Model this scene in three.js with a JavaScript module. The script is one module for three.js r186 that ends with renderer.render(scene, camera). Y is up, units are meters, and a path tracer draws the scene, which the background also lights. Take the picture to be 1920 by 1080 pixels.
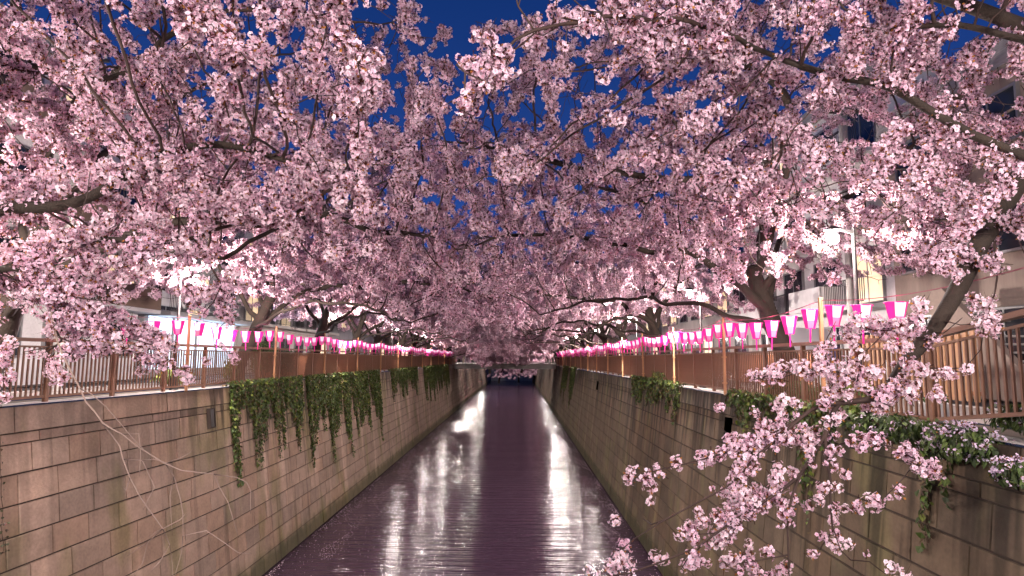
import * as THREE from 'three';
import { mergeGeometries } from 'three/addons/utils/BufferGeometryUtils.js';
import { RoundedBoxGeometry } from 'three/addons/geometries/RoundedBoxGeometry.js';
import { ImprovedNoise } from 'three/addons/math/ImprovedNoise.js';
import { RectAreaLightUniformsLib } from 'three/addons/lights/RectAreaLightUniformsLib.js';

// ------------------------------------------------------------------ camera, sky, light, exposure
// x right, y up, the canal runs towards -z. The top of the canal walls is y = 0, the water y = -6.22.
const EYE = 0.93, WATER = -6.22;
const scene = new THREE.Scene();
const camera = new THREE.PerspectiveCamera(48.46, 16 / 9, 0.1, 1200);
camera.position.set(0, EYE, 0);
camera.rotation.order = 'YXZ';
camera.rotation.set(THREE.MathUtils.degToRad(6.3), THREE.MathUtils.degToRad(0.5), THREE.MathUtils.degToRad(0.3));
camera.updateMatrixWorld();
const renderer = new THREE.WebGLRenderer({ antialias: true });
renderer.toneMapping = THREE.LinearToneMapping;
renderer.toneMappingExposure = 1.16;
renderer.shadowMap.enabled = true;
{ // night sky, deep blue, paler towards the city horizon
  const w = 64, h = 64, d = new Float32Array(w * h * 4);
  for (let j = 0; j < h; j++) for (let i = 0; i < w; i++) {
    const el = ((j + 0.5) / h - 0.5) * 180, t = Math.max(0, Math.min(1, el / 45));
    const k = Math.pow(1 - t, 1.6), o = (j * w + i) * 4;
    d[o] = 0.0015 + 0.026 * k; d[o + 1] = 0.019 + 0.06 * k; d[o + 2] = 0.112 + 0.23 * k; d[o + 3] = 1;
    if (el < 0) { d[o] = 0.02; d[o + 1] = 0.025; d[o + 2] = 0.05; }
  }
  const sky = new THREE.DataTexture(d, w, h, THREE.RGBAFormat, THREE.FloatType);
  sky.mapping = THREE.EquirectangularReflectionMapping; sky.magFilter = THREE.LinearFilter; sky.needsUpdate = true;
  scene.background = sky; scene.environment = sky;
}
const moon = new THREE.DirectionalLight(new THREE.Color(1, 0.95, 0.9), 0.04);
moon.position.set(-30, 80, 40); moon.target.position.set(0, 0, -30); moon.castShadow = true;
Object.assign(moon.shadow.camera, { left: -60, right: 60, top: 80, bottom: -80, near: 1, far: 300 });
scene.add(moon, moon.target);
RectAreaLightUniformsLib.init();
const LAMP_COLOR = new THREE.Color(1, 0.875, 0.82);

// ------------------------------------------------------------------ helpers
function rngOf(seed) { let a = seed >>> 0; return () => { a = (a + 0x6D2B79F5) | 0; let t = Math.imul(a ^ (a >>> 15), 1 | a); t = (t + Math.imul(t ^ (t >>> 7), 61 | t)) ^ t; return ((t ^ (t >>> 14)) >>> 0) / 4294967296; }; }
const perlin = new ImprovedNoise();
const N3 = (x, y, z) => perlin.noise(x, y, z);
function fbm(x, y, z, o = 4) { let s = 0, a = 0.5; for (let i = 0; i < o; i++) { s += a * N3(x, y, z); x = x * 2.03 + 7.1; y = y * 2.03 + 3.3; z = z * 2.03 + 1.7; a *= 0.5; } return s; }
const V = (x, y, z) => new THREE.Vector3(x, y, z);
const lerp = (a, b, t) => a + (b - a) * t;
const clamp = (x, a = 0, b = 1) => Math.max(a, Math.min(b, x));
const smooth = (a, b, x) => { const t = clamp((x - a) / (b - a)); return t * t * (3 - 2 * t); };
const nth = ['first', 'second', 'third', 'fourth', 'fifth', 'sixth', 'seventh', 'eighth', 'ninth', 'tenth', 'eleventh', 'twelfth', 'thirteenth', 'fourteenth', 'fifteenth', 'sixteenth', 'seventeenth'];
const used = {};
function numbered(name) { const k = used[name] = (used[name] ?? -1) + 1; return k ? `${name}_${String(k).padStart(3, '0')}` : name; }
function tag(o, label, category, group, kind) { if (label) o.userData.label = label; if (category) o.userData.category = category; if (group) o.userData.group = group; if (kind) o.userData.kind = kind; return o; }
function thing(name, label, category, pos = [0, 0, 0], group, turn = 0) { const o = new THREE.Group(); o.name = numbered(name); o.position.set(...pos); o.rotation.y = turn; scene.add(o); return tag(o, label, category, group); }
function mesh(name, geo, mat, parent = scene, kind) {
  const m = new THREE.Mesh(Array.isArray(geo) ? (geo.length > 1 ? mergeGeometries(geo.map(g => g.index ? g.toNonIndexed() : g)) : geo[0]) : geo, mat);
  m.name = parent === scene ? numbered(name) : name; m.castShadow = m.receiveShadow = true; parent.add(m);
  if (kind) m.userData.kind = kind; return m;
}
// a world point from a place in the picture and a distance along the canal
const axis = { f: 540 / Math.tan(THREE.MathUtils.degToRad(48.46 / 2)) };
function P(px, py, depth) {
  const d = V((px - 960) / axis.f, (540 - py) / axis.f, -1).applyQuaternion(camera.quaternion);
  return d.multiplyScalar(depth / -d.z).add(camera.position);
}
function toPixel(p) { const q = p.clone().project(camera); return [960 + q.x * 960, 540 - q.y * 540]; }
function box(w, h, d, x = 0, y = 0, z = 0) { return new THREE.BoxGeometry(w, h, d).translate(x, y, z); }
function rbox(w, h, d, r, x = 0, y = 0, z = 0) { return new RoundedBoxGeometry(w, h, d, 1, r).translate(x, y, z); }
function bar(a, b, w, h = w) { // a square bar between two points
  const l = a.distanceTo(b), g = new THREE.BoxGeometry(w, h, l);
  const m = new THREE.Matrix4().lookAt(a, b, V(0, 1, 0)).setPosition(a.clone().add(b).multiplyScalar(0.5));
  return g.applyMatrix4(m);
}
function tex(w, h, fn, srgb = false, rx = 1, ry = 1) { // fn(u, v, x, y) -> linear [r,g,b] 0..1
  const d = new Uint8Array(w * h * 4);
  for (let y = 0; y < h; y++) for (let x = 0; x < w; x++) {
    const c = fn(x / w, y / h, x, y), o = (y * w + x) * 4;
    for (let k = 0; k < 3; k++) { let v = clamp(c[k]); if (srgb) v = v <= 0.0031308 ? v * 12.92 : 1.055 * Math.pow(v, 1 / 2.4) - 0.055; d[o + k] = Math.round(v * 255); }
    d[o + 3] = 255;
  }
  const t = new THREE.DataTexture(d, w, h); t.magFilter = THREE.LinearFilter; t.wrapS = t.wrapT = THREE.RepeatWrapping;
  if (srgb) t.colorSpace = THREE.SRGBColorSpace; t.repeat.set(rx, ry); t.needsUpdate = true; return t;
}
// noise that repeats over [0,1) in both directions, with its own frequencies
function tileNoise(u, v, fu, fv, z) { const a = u * 2 * Math.PI, b = v * 2 * Math.PI; return fbm(Math.cos(a) * fu / 6.28 + 11.3, Math.sin(a) * fu / 6.28 + z, Math.cos(b) * fv / 6.28 + Math.sin(b) * fv / 6.28 * 1.7, 4); }
const std = (o) => new THREE.MeshStandardMaterial({ side: THREE.DoubleSide, ...o });
const rgb = (r, g, b) => new THREE.Color().setRGB(r, g, b);

// ------------------------------------------------------------------ materials
function wallTexture(seed, tone) {
  const W = 2048, H = 512; // 24 m by 7 m, v = 0 at the water
  return tex(W, H, (u, v, x, y) => {
    const m = u * 24, s = v * 7;
    let c = 0.33 + 0.11 * fbm(m * 0.5, s * 0.7, seed) + 0.10 * fbm(m * 3, s * 3, seed + 4) + 0.05 * N3(m * 17, s * 17, seed);
    const streak = fbm(m * 2.2, s * 0.16, seed + 9, 4), fine = N3(m * 11, s * 0.5, seed + 2);
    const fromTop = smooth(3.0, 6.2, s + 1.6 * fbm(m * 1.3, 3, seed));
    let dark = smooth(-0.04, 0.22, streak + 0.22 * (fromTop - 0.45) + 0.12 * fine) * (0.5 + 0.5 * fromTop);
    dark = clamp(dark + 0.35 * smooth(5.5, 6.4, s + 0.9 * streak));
    const pale = smooth(0.22, 0.4, N3(m * 1.1, s * 0.12, seed + 31)) * 0.35;
    const moss = smooth(0.02, 0.34, fbm(m * 0.8, s * 0.3, seed + 21)) * 0.75 + smooth(1.2, 0.1, s) * 0.5;
    if (seed === 3) dark *= m > 18.5 || m < 3 ? 0.4 : lerp(0.4, 1, smooth(3, 7, m)) * lerp(1, 0.4, smooth(16, 18.5, m));
    c *= (1 - 0.72 * dark) * (1 + pale);
    let r = c * tone[0], g = c * tone[1], b = c * tone[2];
    r = lerp(r, c * 0.62, moss * 0.75); g = lerp(g, c * 0.56, moss * 0.75); b = lerp(b, c * 0.24, moss * 0.8);
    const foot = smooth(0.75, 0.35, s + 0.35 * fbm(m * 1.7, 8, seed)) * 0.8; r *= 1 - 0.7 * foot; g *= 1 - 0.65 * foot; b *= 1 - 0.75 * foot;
    return [r, g, b];
  }, true);
}
const wallBump = tex(512, 512, (u, v) => { const n = 0.5 + 0.35 * tileNoise(u, v, 40, 40, 2) + 0.3 * tileNoise(u, v, 160, 160, 5); return [n, n, n]; });
const wallBumpR = wallBump.clone(); wallBumpR.repeat.set(12, 3); wallBumpR.needsUpdate = true;
const glow = tex(32, 64, (u, v) => { const k = 0.4 + 0.75 * Math.exp(-((v - 0.62) ** 2) / 0.1 - ((u - 0.5) ** 2) / 0.22) - (Math.abs(u - 0.5) > 0.44 ? 0.15 : 0); return [k, k, k]; });
glow.wrapS = glow.wrapT = THREE.ClampToEdgeWrapping;
const M = {
  wallL: std({ map: wallTexture(3, [1.06, 0.76, 0.58]), bumpMap: wallBumpR, bumpScale: 0.012, roughness: 0.92 }),
  wallR: std({ map: wallTexture(57, [0.46, 0.335, 0.22]), bumpMap: wallBumpR, bumpScale: 0.012, roughness: 0.92 }),
  joint: std({ color: rgb(0.05, 0.036, 0.028), roughness: 1 }),
  concrete: std({ map: tex(512, 512, (u, v) => { const n = 0.36 + 0.16 * tileNoise(u, v, 12, 12, 1) + 0.14 * tileNoise(u, v, 60, 60, 3); return [n, n * 0.94, n * 0.88]; }, true), roughness: 0.9 }),
  asphalt: std({ map: tex(512, 512, (u, v) => { const n = 0.085 + 0.05 * tileNoise(u, v, 14, 14, 1) + 0.06 * tileNoise(u, v, 200, 200, 3); return [n, n * 0.96, n * 0.95]; }, true, 0.25, 0.25), roughness: 0.85 }),
  paver: std({ map: tex(512, 512, (u, v) => { const n = 0.24 + 0.07 * tileNoise(u, v, 20, 20, 8) + 0.08 * tileNoise(u, v, 150, 150, 3); return [n, n * 0.86, n * 0.78]; }, true, 0.5, 0.5), roughness: 0.85 }),
  soil: std({ color: rgb(0.06, 0.042, 0.03), roughness: 1 }),
  fence: std({ map: tex(256, 256, (u, v) => { const n = 1 + 0.35 * tileNoise(u, v, 10, 10, 4) + 0.4 * tileNoise(u, v, 60, 60, 9); return [0.21 * n, 0.10 * n, 0.058 * n]; }, true), roughness: 0.5, metalness: 0.1 }),
  pole: std({ map: tex(128, 256, (u, v) => { const n = 1 + 0.4 * tileNoise(u, v, 16, 4, 4) + 0.25 * tileNoise(u, v, 60, 20, 9); return [0.52 * n, 0.27 * n, 0.13 * n]; }, true), roughness: 0.7 }),
  cord: std({ color: rgb(0.35, 0.1, 0.14), roughness: 0.8 }),
  magenta: std({ color: rgb(0.8, 0.02, 0.28), emissive: rgb(0.85, 0.012, 0.30), emissiveIntensity: 0.75, emissiveMap: glow, roughness: 0.7 }),
  white: std({ color: rgb(0.85, 0.8, 0.82), emissive: rgb(1, 0.75, 0.92), emissiveIntensity: 0.95, emissiveMap: glow, roughness: 0.7 }),
  blush: std({ color: rgb(0.85, 0.3, 0.5), emissive: rgb(1, 0.2, 0.5), emissiveIntensity: 0.6, emissiveMap: glow, roughness: 0.7 }),
  lampGlow: std({ color: rgb(1, 1, 1), emissive: rgb(1, 0.9, 0.97), emissiveIntensity: 32 }),
  lampMetal: std({ color: rgb(0.04, 0.036, 0.036), roughness: 0.7 }),
  bark: std({ vertexColors: true, bumpMap: tex(256, 256, (u, v) => { const n = 0.5 + 0.5 * tileNoise(u, v, 8, 30, 2) + 0.4 * tileNoise(u, v, 30, 50, 7); return [n, n, n]; }), bumpScale: 0.02, roughness: 0.9 }),
  twig: std({ vertexColors: true, roughness: 0.85 }),
  petal: new THREE.MeshPhysicalMaterial({ vertexColors: true, side: THREE.DoubleSide, roughness: 1, transmission: 0.16, thickness: 0, specularIntensity: 0.2 }),
  leaf: new THREE.MeshPhysicalMaterial({ color: rgb(1, 1, 1), vertexColors: true, side: THREE.DoubleSide, roughness: 0.6, transmission: 0.2, thickness: 0 }),
  glassDark: std({ color: rgb(0.03, 0.035, 0.045), roughness: 0.08, metalness: 0.2 }),
  window_lit: std({ color: rgb(0.6, 0.5, 0.4), emissive: rgb(1, 0.72, 0.42), emissiveIntensity: 0.8, roughness: 0.4 }),
  shop_lit: std({ color: rgb(0.7, 0.75, 0.8), emissive: rgb(0.55, 0.76, 1), emissiveIntensity: 1.0, roughness: 0.3 }),
  frame: std({ color: rgb(0.28, 0.27, 0.27), roughness: 0.4, metalness: 0.5 }),
  whitePaint: std({ color: rgb(0.75, 0.73, 0.72), roughness: 0.5 }),
  steelDark: std({ color: rgb(0.06, 0.055, 0.055), roughness: 0.5, metalness: 0.5 }),
};
function plaster(r, g, b, seed) { return std({ map: tex(256, 256, (u, v) => { const n = 1 + 0.22 * tileNoise(u, v, 8, 3, seed) + 0.18 * tileNoise(u, v, 60, 40, seed + 2); return [r * n, g * n, b * n]; }, true, 0.2, 0.2), roughness: 0.9 }); }

// ------------------------------------------------------------------ the canal: plan, water, banks
const leftTop = (z) => -9.1 - Math.max(0, 19 - z) * 0.05;            // x of the coping edge, z = distance ahead
const rightTop = (z) => 5.6;
const BATTER = 0.75, FAR = 210;
{
  // water sheet with long-crested ripples
  const W = 1024, H = 1024; // 8 m by 8 m
  const ripple = tex(W, H, (u, v) => {
    const warp = 0.35 * tileNoise(u, v, 3, 3, 3);
    let h = 0.5 + 0.16 * Math.sin(2 * Math.PI * (v * 13 + warp)) + 0.10 * Math.sin(2 * Math.PI * (v * 31 + 1.7 * warp + u * 1)) + 0.30 * tileNoise(u, v, 6, 60, 5) + 0.12 * tileNoise(u, v, 30, 160, 8);
    return [h, h, h];
  });
  const g = new THREE.PlaneGeometry(18, 420, 1, 1).rotateX(-Math.PI / 2).translate(-1.4, WATER, -190);
  const uv = g.attributes.uv; for (let i = 0; i < uv.count; i++) uv.setXY(i, uv.getX(i) * 18 / 8, uv.getY(i) * 420 / 8);
  const water = new THREE.MeshPhysicalMaterial({ color: rgb(0.045, 0.025, 0.043), roughness: 0.12, ior: 1.33, specularIntensity: 0.8, bumpMap: ripple, bumpScale: 0.034, side: THREE.DoubleSide });
  tag(mesh('water', g, water), 'dark rippled canal water reflecting lamps and blossom', null, null, 'structure');
  const bed = new THREE.PlaneGeometry(26, 430).rotateX(-Math.PI / 2).translate(-1.4, WATER - 1.2, -190);
  tag(mesh('canal_bed', bed, M.soil), 'muddy bed below the water', null, null, 'structure');
}
for (const s of [-1, 1]) { // banks out to the horizon: paved walk, kerb, road, then ground
  const edge = (z) => s < 0 ? leftTop(z) - 0.45 : rightTop(z) + 0.45;
  const strip = (name, off0, off1, y, mat, label) => {
    const zs = [-220, 0, 19, 400], pos = [], uv = [], idx = [];
    zs.forEach((z, i) => { for (const o of [off0, off1]) { const x = edge(z) + s * o; pos.push(x, y, -z); uv.push(x, z); } if (i) { const b = i * 2; idx.push(b - 2, b - 1, b, b - 1, b + 1, b); } });
    const g = new THREE.BufferGeometry(); g.setAttribute('position', new THREE.Float32BufferAttribute(pos, 3)); g.setAttribute('uv', new THREE.Float32BufferAttribute(uv, 2)); g.setIndex(idx); g.computeVertexNormals();
    if (g.attributes.normal.getY(0) < 0) { const a = g.index.array; for (let i = 0; i < a.length; i += 3) [a[i], a[i + 1]] = [a[i + 1], a[i]]; g.computeVertexNormals(); }
    tag(mesh(name, g, mat), label, null, null, 'structure');
  };
  const side = s < 0 ? 'left' : 'right';
  strip('planting_strip', 0, 0.9, -0.02, M.soil, `bare soil strip along the ${side} railing`);
  strip('pavement', 0.9, 3.2, 0.0, M.paver, `paved walk on the ${side} bank`);
  strip('road', 3.2, 6.4, -0.1, M.asphalt, `asphalt lane on the ${side} bank`);
  strip('ground', 6.4, 500, -0.06, M.asphalt, `ground beyond the ${side} lane`);
  const kerb = []; for (let z = 0; z < 200; z += 10) { const x = edge(z + 5) + s * 3.2; kerb.push(box(0.14, 0.2, 9.96, x, -0.08, -z - 5)); }
  tag(mesh('kerb', kerb, M.concrete), `concrete kerb along the ${side} lane`, null, null, 'structure');
}
// ------------------------------------------------------------------ embankment walls of single blocks
function embankment(s, mat, label, seed) {
  const rng = rngOf(seed), o = thing('canal_wall', label, 'canal wall', [0, 0, 0]);
  const topX = s < 0 ? leftTop : rightTop;
  const slopeLen = Math.hypot(BATTER, -WATER);
  // point on the wall face: z ahead, t = distance down the slope from the coping, out = proud towards the canal
  const nx = -s * -WATER / slopeLen * 1, ny = BATTER / slopeLen;
  const face = (z, t, out) => V(topX(z) - s * (BATTER * t / slopeLen) + nx * out, WATER * t / slopeLen + ny * out, -z);
  // backing, lies behind the blocks and shows as the dark joints
  const bp = [], bi = []; const zz = [-6, 5, 12, 19, 60, FAR + 60];
  zz.forEach((z, i) => { const a = face(z, -0.0, -0.03), b = face(z, slopeLen + 0.9, -0.03); bp.push(a.x, a.y - 0.02, a.z, b.x, b.y, b.z); if (i) { const k = i * 2; bi.push(k - 2, k - 1, k, k - 1, k + 1, k); } });
  const bg = new THREE.BufferGeometry(); bg.setAttribute('position', new THREE.Float32BufferAttribute(bp, 3)); bg.setIndex(bi); bg.computeVertexNormals();
  mesh('joint_mortar', bg, M.joint, o);
  const block = (z0, z1, t0, t1, proud, bev) => {
    const q = [], uv = [];
    const pts = (zi, ti, out) => face(zi, ti, out);
    const inner = [[z0 + bev, t0 + bev], [z1 - bev, t0 + bev], [z1 - bev, t1 - bev], [z0 + bev, t1 - bev]], outer = [[z0, t0], [z1, t0], [z1, t1], [z0, t1]];
    const tilt = (rng() - 0.5) * 0.008, add = (p, zt) => { q.push(p.x, p.y, p.z); uv.push((zt[0] + seed) / 24, (slopeLen - zt[1]) / 7); };
    const I = inner.map((c, i) => pts(c[0], c[1], proud + (i < 2 ? tilt : -tilt))), O = outer.map(c => pts(c[0], c[1], -0.035));
    const tri = (a, b, c) => { add(...a); add(...b); add(...c); };
    const quad = (a, b, c, d) => { if (s < 0) { tri(a, b, c); tri(a, c, d); } else { tri(a, c, b); tri(a, d, c); } };
    quad([I[0], inner[0]], [I[3], inner[3]], [I[2], inner[2]], [I[1], inner[1]]);
    for (let i = 0; i < 4; i++) { const j = (i + 1) % 4; quad([O[i], outer[i]], [I[i], inner[i]], [I[j], inner[j]], [O[j], outer[j]]); }
    const g = new THREE.BufferGeometry(); g.setAttribute('position', new THREE.Float32BufferAttribute(q, 3)); g.setAttribute('uv', new THREE.Float32BufferAttribute(uv, 2)); g.computeVertexNormals(); return g;
  };
  // coping course and thin course, then running-bond blocks
  const rows = [[0.02, 0.50, 2.4, 'coping_stone'], [0.515, 0.70, 1.2, 'block']];
  for (let t = 0.715; t < slopeLen + 0.5; t += 0.555) rows.push([t, t + 0.533, 1.0, 'block']);
  const far = []; let singles = 0;
  const all = [];
  rows.forEach(([t0, t1, len, name], r) => {
    for (let z = 2.5 - (r % 2) * len * 0.5; z < FAR;) {
      const l = len * (r > 1 ? 0.9 + 0.25 * rng() : 1);
      const g = block(z, z + l - 0.02, t0, t1, name === 'coping_stone' ? 0.02 : (rng() - 0.5) * 0.012, 0.009);
      const near = s < 0 ? 8.2 : 6.0;
      all.push([z, z > near ? z : 999 + z, g, name]); z += l;
      if (z > 60) { /* longer merged lengths far away */ }
    }
  });
  all.sort((a, b) => a[1] - b[1]);
  const tints = [[0.82, 0.83, 0.84], [0.93, 0.92, 0.9], [1, 1, 1], [1.1, 1.08, 1.06], [1.0, 0.94, 0.88]].map(c => { const m = mat.clone(); m.color.setRGB(...c); return m; });
  all.forEach(([z, , g, name], i) => { if (i < 300) mesh(name, g, tints[Math.floor(rng() * 5)], o); else far.push(g); });
  mesh('block_course', far, mat, o, 'stuff');
  // top of the coping
  const tp = [], ti = [], tu = [];
  [-6, 5, 12, 19, 60, FAR].forEach((z, i) => { const a = face(z, 0.0, 0.03), b = V(topX(z) + s * 0.47, 0.012, -z); a.y = 0.012; tp.push(a.x, a.y, a.z, b.x, b.y, b.z); tu.push(z / 3, 0, z / 3, 0.15); if (i) { const k = i * 2; ti.push(k - 2, k - 1, k, k - 1, k + 1, k); } });
  const tg = new THREE.BufferGeometry(); tg.setAttribute('position', new THREE.Float32BufferAttribute(tp, 3)); tg.setAttribute('uv', new THREE.Float32BufferAttribute(tu, 2)); tg.setIndex(ti); tg.computeVertexNormals();
  mesh('coping_top', tg, M.concrete, o);
  // drain outlets
  for (const z of s < 0 ? [19.0, 52] : [16.9, 44]) {
    const c = face(z, 0.86, 0.01), ring = [];
    const fr = (w, h, dx, dt) => { const g = new THREE.BoxGeometry(w, h, 0.12); const m = new THREE.Matrix4().makeBasis(V(0, 0, -1), face(z, 0, 0).sub(face(z, 1, 0)).normalize(), V(nx, ny, 0).normalize()).setPosition(face(z + dx, 0.86 + dt, 0.03)); return g.applyMatrix4(m); };
    ring.push(fr(0.04, 0.5, -0.14, 0), fr(0.04, 0.5, 0.14, 0), fr(0.32, 0.04, 0, 0.27), fr(0.32, 0.04, 0, -0.27));
    const d = mesh('drain_outlet', ring, M.joint, o); mesh('drain_hole', fr(0.235, 0.495, 0, 0).translate(nx * -0.02, ny * -0.02, 0), M.steelDark, d);
  }
  o.userData.face = undefined; delete o.userData.face;
  return face;
}
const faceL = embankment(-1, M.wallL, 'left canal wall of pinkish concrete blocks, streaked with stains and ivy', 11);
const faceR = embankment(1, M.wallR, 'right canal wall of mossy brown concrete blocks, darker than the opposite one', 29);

// ------------------------------------------------------------------ railings
function railing(s, label) {
  const o = thing('railing_fence', label, 'fence');
  const line = (z) => s < 0 ? leftTop(z) - 0.2 : rightTop(z) + 0.2;
  const lift = (z) => s > 0 ? Math.max(0, 9.1 - z) * 0.13 : 0;  // the right rail climbs towards the bridge
  const at = (z, y) => V(line(z), y + lift(z), -z);
  const z0 = s < 0 ? 5.1 : 3.1, z1 = 96, posts = [], postGeo = rbox(0.085, 1.3, 0.085, 0.01, 0, 0.63, 0);
  for (let z = z0; z < z1; z += 2) posts.push(z);
  const railTop = [];
  posts.forEach((z, i) => {
    const m = mesh('post', postGeo, M.fence, o); m.position.copy(at(z, 0));
    const zn = z + 2;
    mesh('top_rail', bar(at(z - 0.0, 1.255), at(zn, 1.255), 0.11, 0.07), M.fence, o);
    mesh('lower_rail', bar(at(z + 0.04, 0.12), at(zn - 0.04, 0.12), 0.045, 0.05), M.fence, o);
    railTop.push(bar(at(z + 0.04, 1.12), at(zn - 0.04, 1.12), 0.035, 0.035));
  });
  mesh('upper_rail', railTop, M.fence, o);
  const balGeo = box(0.026, 0.98, 0.034, 0, 0.62, 0), rest = []; let n = 0;
  for (const z of posts) for (let k = 1; k < 16; k++) {
    const zz = z + k * 0.125, p = at(zz, 0);
    if (zz > (s < 0 ? 9.5 : 5) && n < 300) { n++; const b = mesh('baluster', balGeo, M.fence, o); b.position.copy(p); }
    else rest.push(balGeo.clone().translate(p.x, p.y, p.z));
  }
  mesh('balusters', rest, M.fence, o, 'stuff');
}
railing(-1, 'brown metal railing with thin upright bars along the left canal wall');
railing(1, 'brown metal railing along the right canal wall, rising towards the camera');

// ------------------------------------------------------------------ street lamps
const bulbGeo = new THREE.SphereGeometry(0.11, 20, 14);
function streetLamp(x, z, h, power, label, arm = 0) {
  const o = thing('street_lamp', label, 'street lamp', [x, 0, -z], 'street lamps along both banks');
  mesh('pole', [new THREE.CylinderGeometry(0.03, 0.05, h + 0.2, 12).translate(0, h / 2 + 0.1, 0), new THREE.CylinderGeometry(0.1, 0.12, 0.35, 12).translate(0, 0.17, 0)], M.lampMetal, o);
  mesh('bracket', [bar(V(0, h + 0.1, 0), V(arm, h + 0.22, 0), 0.05), new THREE.ConeGeometry(0.15, 0.1, 16, 1, true).translate(arm, h + 0.2, 0)], M.lampMetal, o);
  const b = mesh('lamp_bulb', bulbGeo, M.lampGlow, o); b.position.set(arm, h, 0);
  const l = new THREE.PointLight(LAMP_COLOR, power, 0, 2); l.position.set(x + arm, h, -z); l.shadow.radius = 9; l.castShadow = true; l.name = 'street_lamp_light'; scene.add(l);
}
const LP = 185;
const lampsL = [[-1, 3.4], [8.2, 3.3], [18.1, 3.1], [32, 2.95], [49, 3.05], [64, 3.1], [80, 3.1], [100, 3.2], [120, 3.2], [142, 3.2], [164, 3.2]], lampsR = [[0.5, 3.5], [11.6, 3.15], [21.5, 3.1], [33, 2.95], [48, 3.05], [63, 3.1], [79, 3.1], [99, 3.2], [119, 3.2], [141, 3.2], [162, 3.2]];
lampsL.forEach(([z, h], i) => streetLamp(leftTop(z) - 0.5, z, h, z > 95 ? 230 : z > 40 ? 110 : LP, `round white street lamp on a dark pole, ${nth[i]} along the left bank walk`, 0.38));
lampsR.forEach(([z, h], i) => streetLamp(6.15, z, h, z > 95 ? 230 : z > 40 ? 110 : z < 15 ? 66 : LP, `round white street lamp on a dark pole, ${nth[i]} along the right bank walk`, -0.38));

{ // the bridge the picture is taken from, with its own two lamps
  const o = thing('road_bridge', 'road bridge across the canal that the picture is taken from', 'bridge', [-1.4, 0, 5]);
  mesh('deck', [box(22, 0.5, 9.4, 0, -0.95, 0)], M.concrete, o);
  streetLamp(4.6, -4.2, 4.4, 310, 'bridge lamp on a dark pole behind the camera at right', -0.3);
  streetLamp(-6.6, -4.4, 4.4, 260, 'bridge lamp on a dark pole behind the camera at left', 0.3);
}
const bulbs = [...lampsL.map(([z, h]) => V(leftTop(z) - 0.12, h, -z)), ...lampsR.map(([z, h]) => V(5.77, h, -z))];
// pruned clear: the walks under head height, and the air round each lamp
const pruned = (p) => (p.y < 3.1 && (p.x < -9.3 || p.x > 6.0)) || bulbs.some(b => b.distanceToSquared(p) < 1.5);

// ------------------------------------------------------------------ paper lanterns on their poles
function lanternGeo() {
  const out = { m: [], w: [], b: [] }, n = 6, R = 0.165, r = 0.088, H = 0.36;
  for (let i = 0; i < n; i++) {
    const a0 = (i + 0.5) / n * 2 * Math.PI, a1 = (i + 1.5) / n * 2 * Math.PI;
    const p = (a, rad, y) => V(Math.cos(a) * rad, y, Math.sin(a) * rad);
    const quad = (f0, f1, y0, y1) => { // y from 0 (bottom) to 1
      const A = (f, y) => p(a0, lerp(r, R, y), y * H).lerp(p(a1, lerp(r, R, y), y * H), f);
      const g = new THREE.BufferGeometry().setFromPoints([A(f0, y0), A(f1, y0), A(f1, y1), A(f0, y0), A(f1, y1), A(f0, y1)]); g.setAttribute('uv', new THREE.Float32BufferAttribute([f0, y0, f1, y0, f1, y1, f0, y0, f1, y1, f0, y1], 2)); g.computeVertexNormals(); return g;
    };
    if (i % 2) { out.m.push(quad(0, 1, 0, 1)); } else { out.w.push(quad(0.0, 1, 0.42, 1)); out.b.push(quad(0.0, 1, 0, 0.42)); }
  }
  return out;
}
const LG = lanternGeo();
const lanternParts = { pink: mergeGeometries(LG.m), white: mergeGeometries(LG.w), blush: mergeGeometries(LG.b) };
const hexRim = (R, y) => { const g = new THREE.TorusGeometry(R, 0.009, 5, 6); return g.rotateX(Math.PI / 2).rotateY(0).translate(0, y, 0); };
const rimTop = hexRim(0.168, 0.36), rimLow = hexRim(0.09, 0), tailGeo = box(0.028, 0.26, 0.004, 0, -0.14, 0), hookGeo = new THREE.CylinderGeometry(0.004, 0.004, 0.14, 5).translate(0, 0.41, 0);
function lanternProto() {
  const o = new THREE.Group();
  mesh('pink_panel', lanternParts.pink, M.magenta, o); mesh('white_panel', lanternParts.white, M.white, o); mesh('blush_panel', lanternParts.blush, M.blush, o);
  mesh('rim', rimTop, M.magenta, o); mesh('rim', rimLow, M.magenta, o); mesh('tail', tailGeo, M.magenta, o); mesh('hook', hookGeo, M.steelDark, o); return o;
}
const lanternNear = lanternProto();
const lanternFar = new THREE.Group(); mesh('pink_panel', [...LG.m, tailGeo.clone()], M.magenta, lanternFar); mesh('white_panel', LG.w.map(g => g.clone()), M.white, lanternFar); mesh('blush_panel', LG.b.map(g => g.clone()), M.blush, lanternFar);
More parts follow.
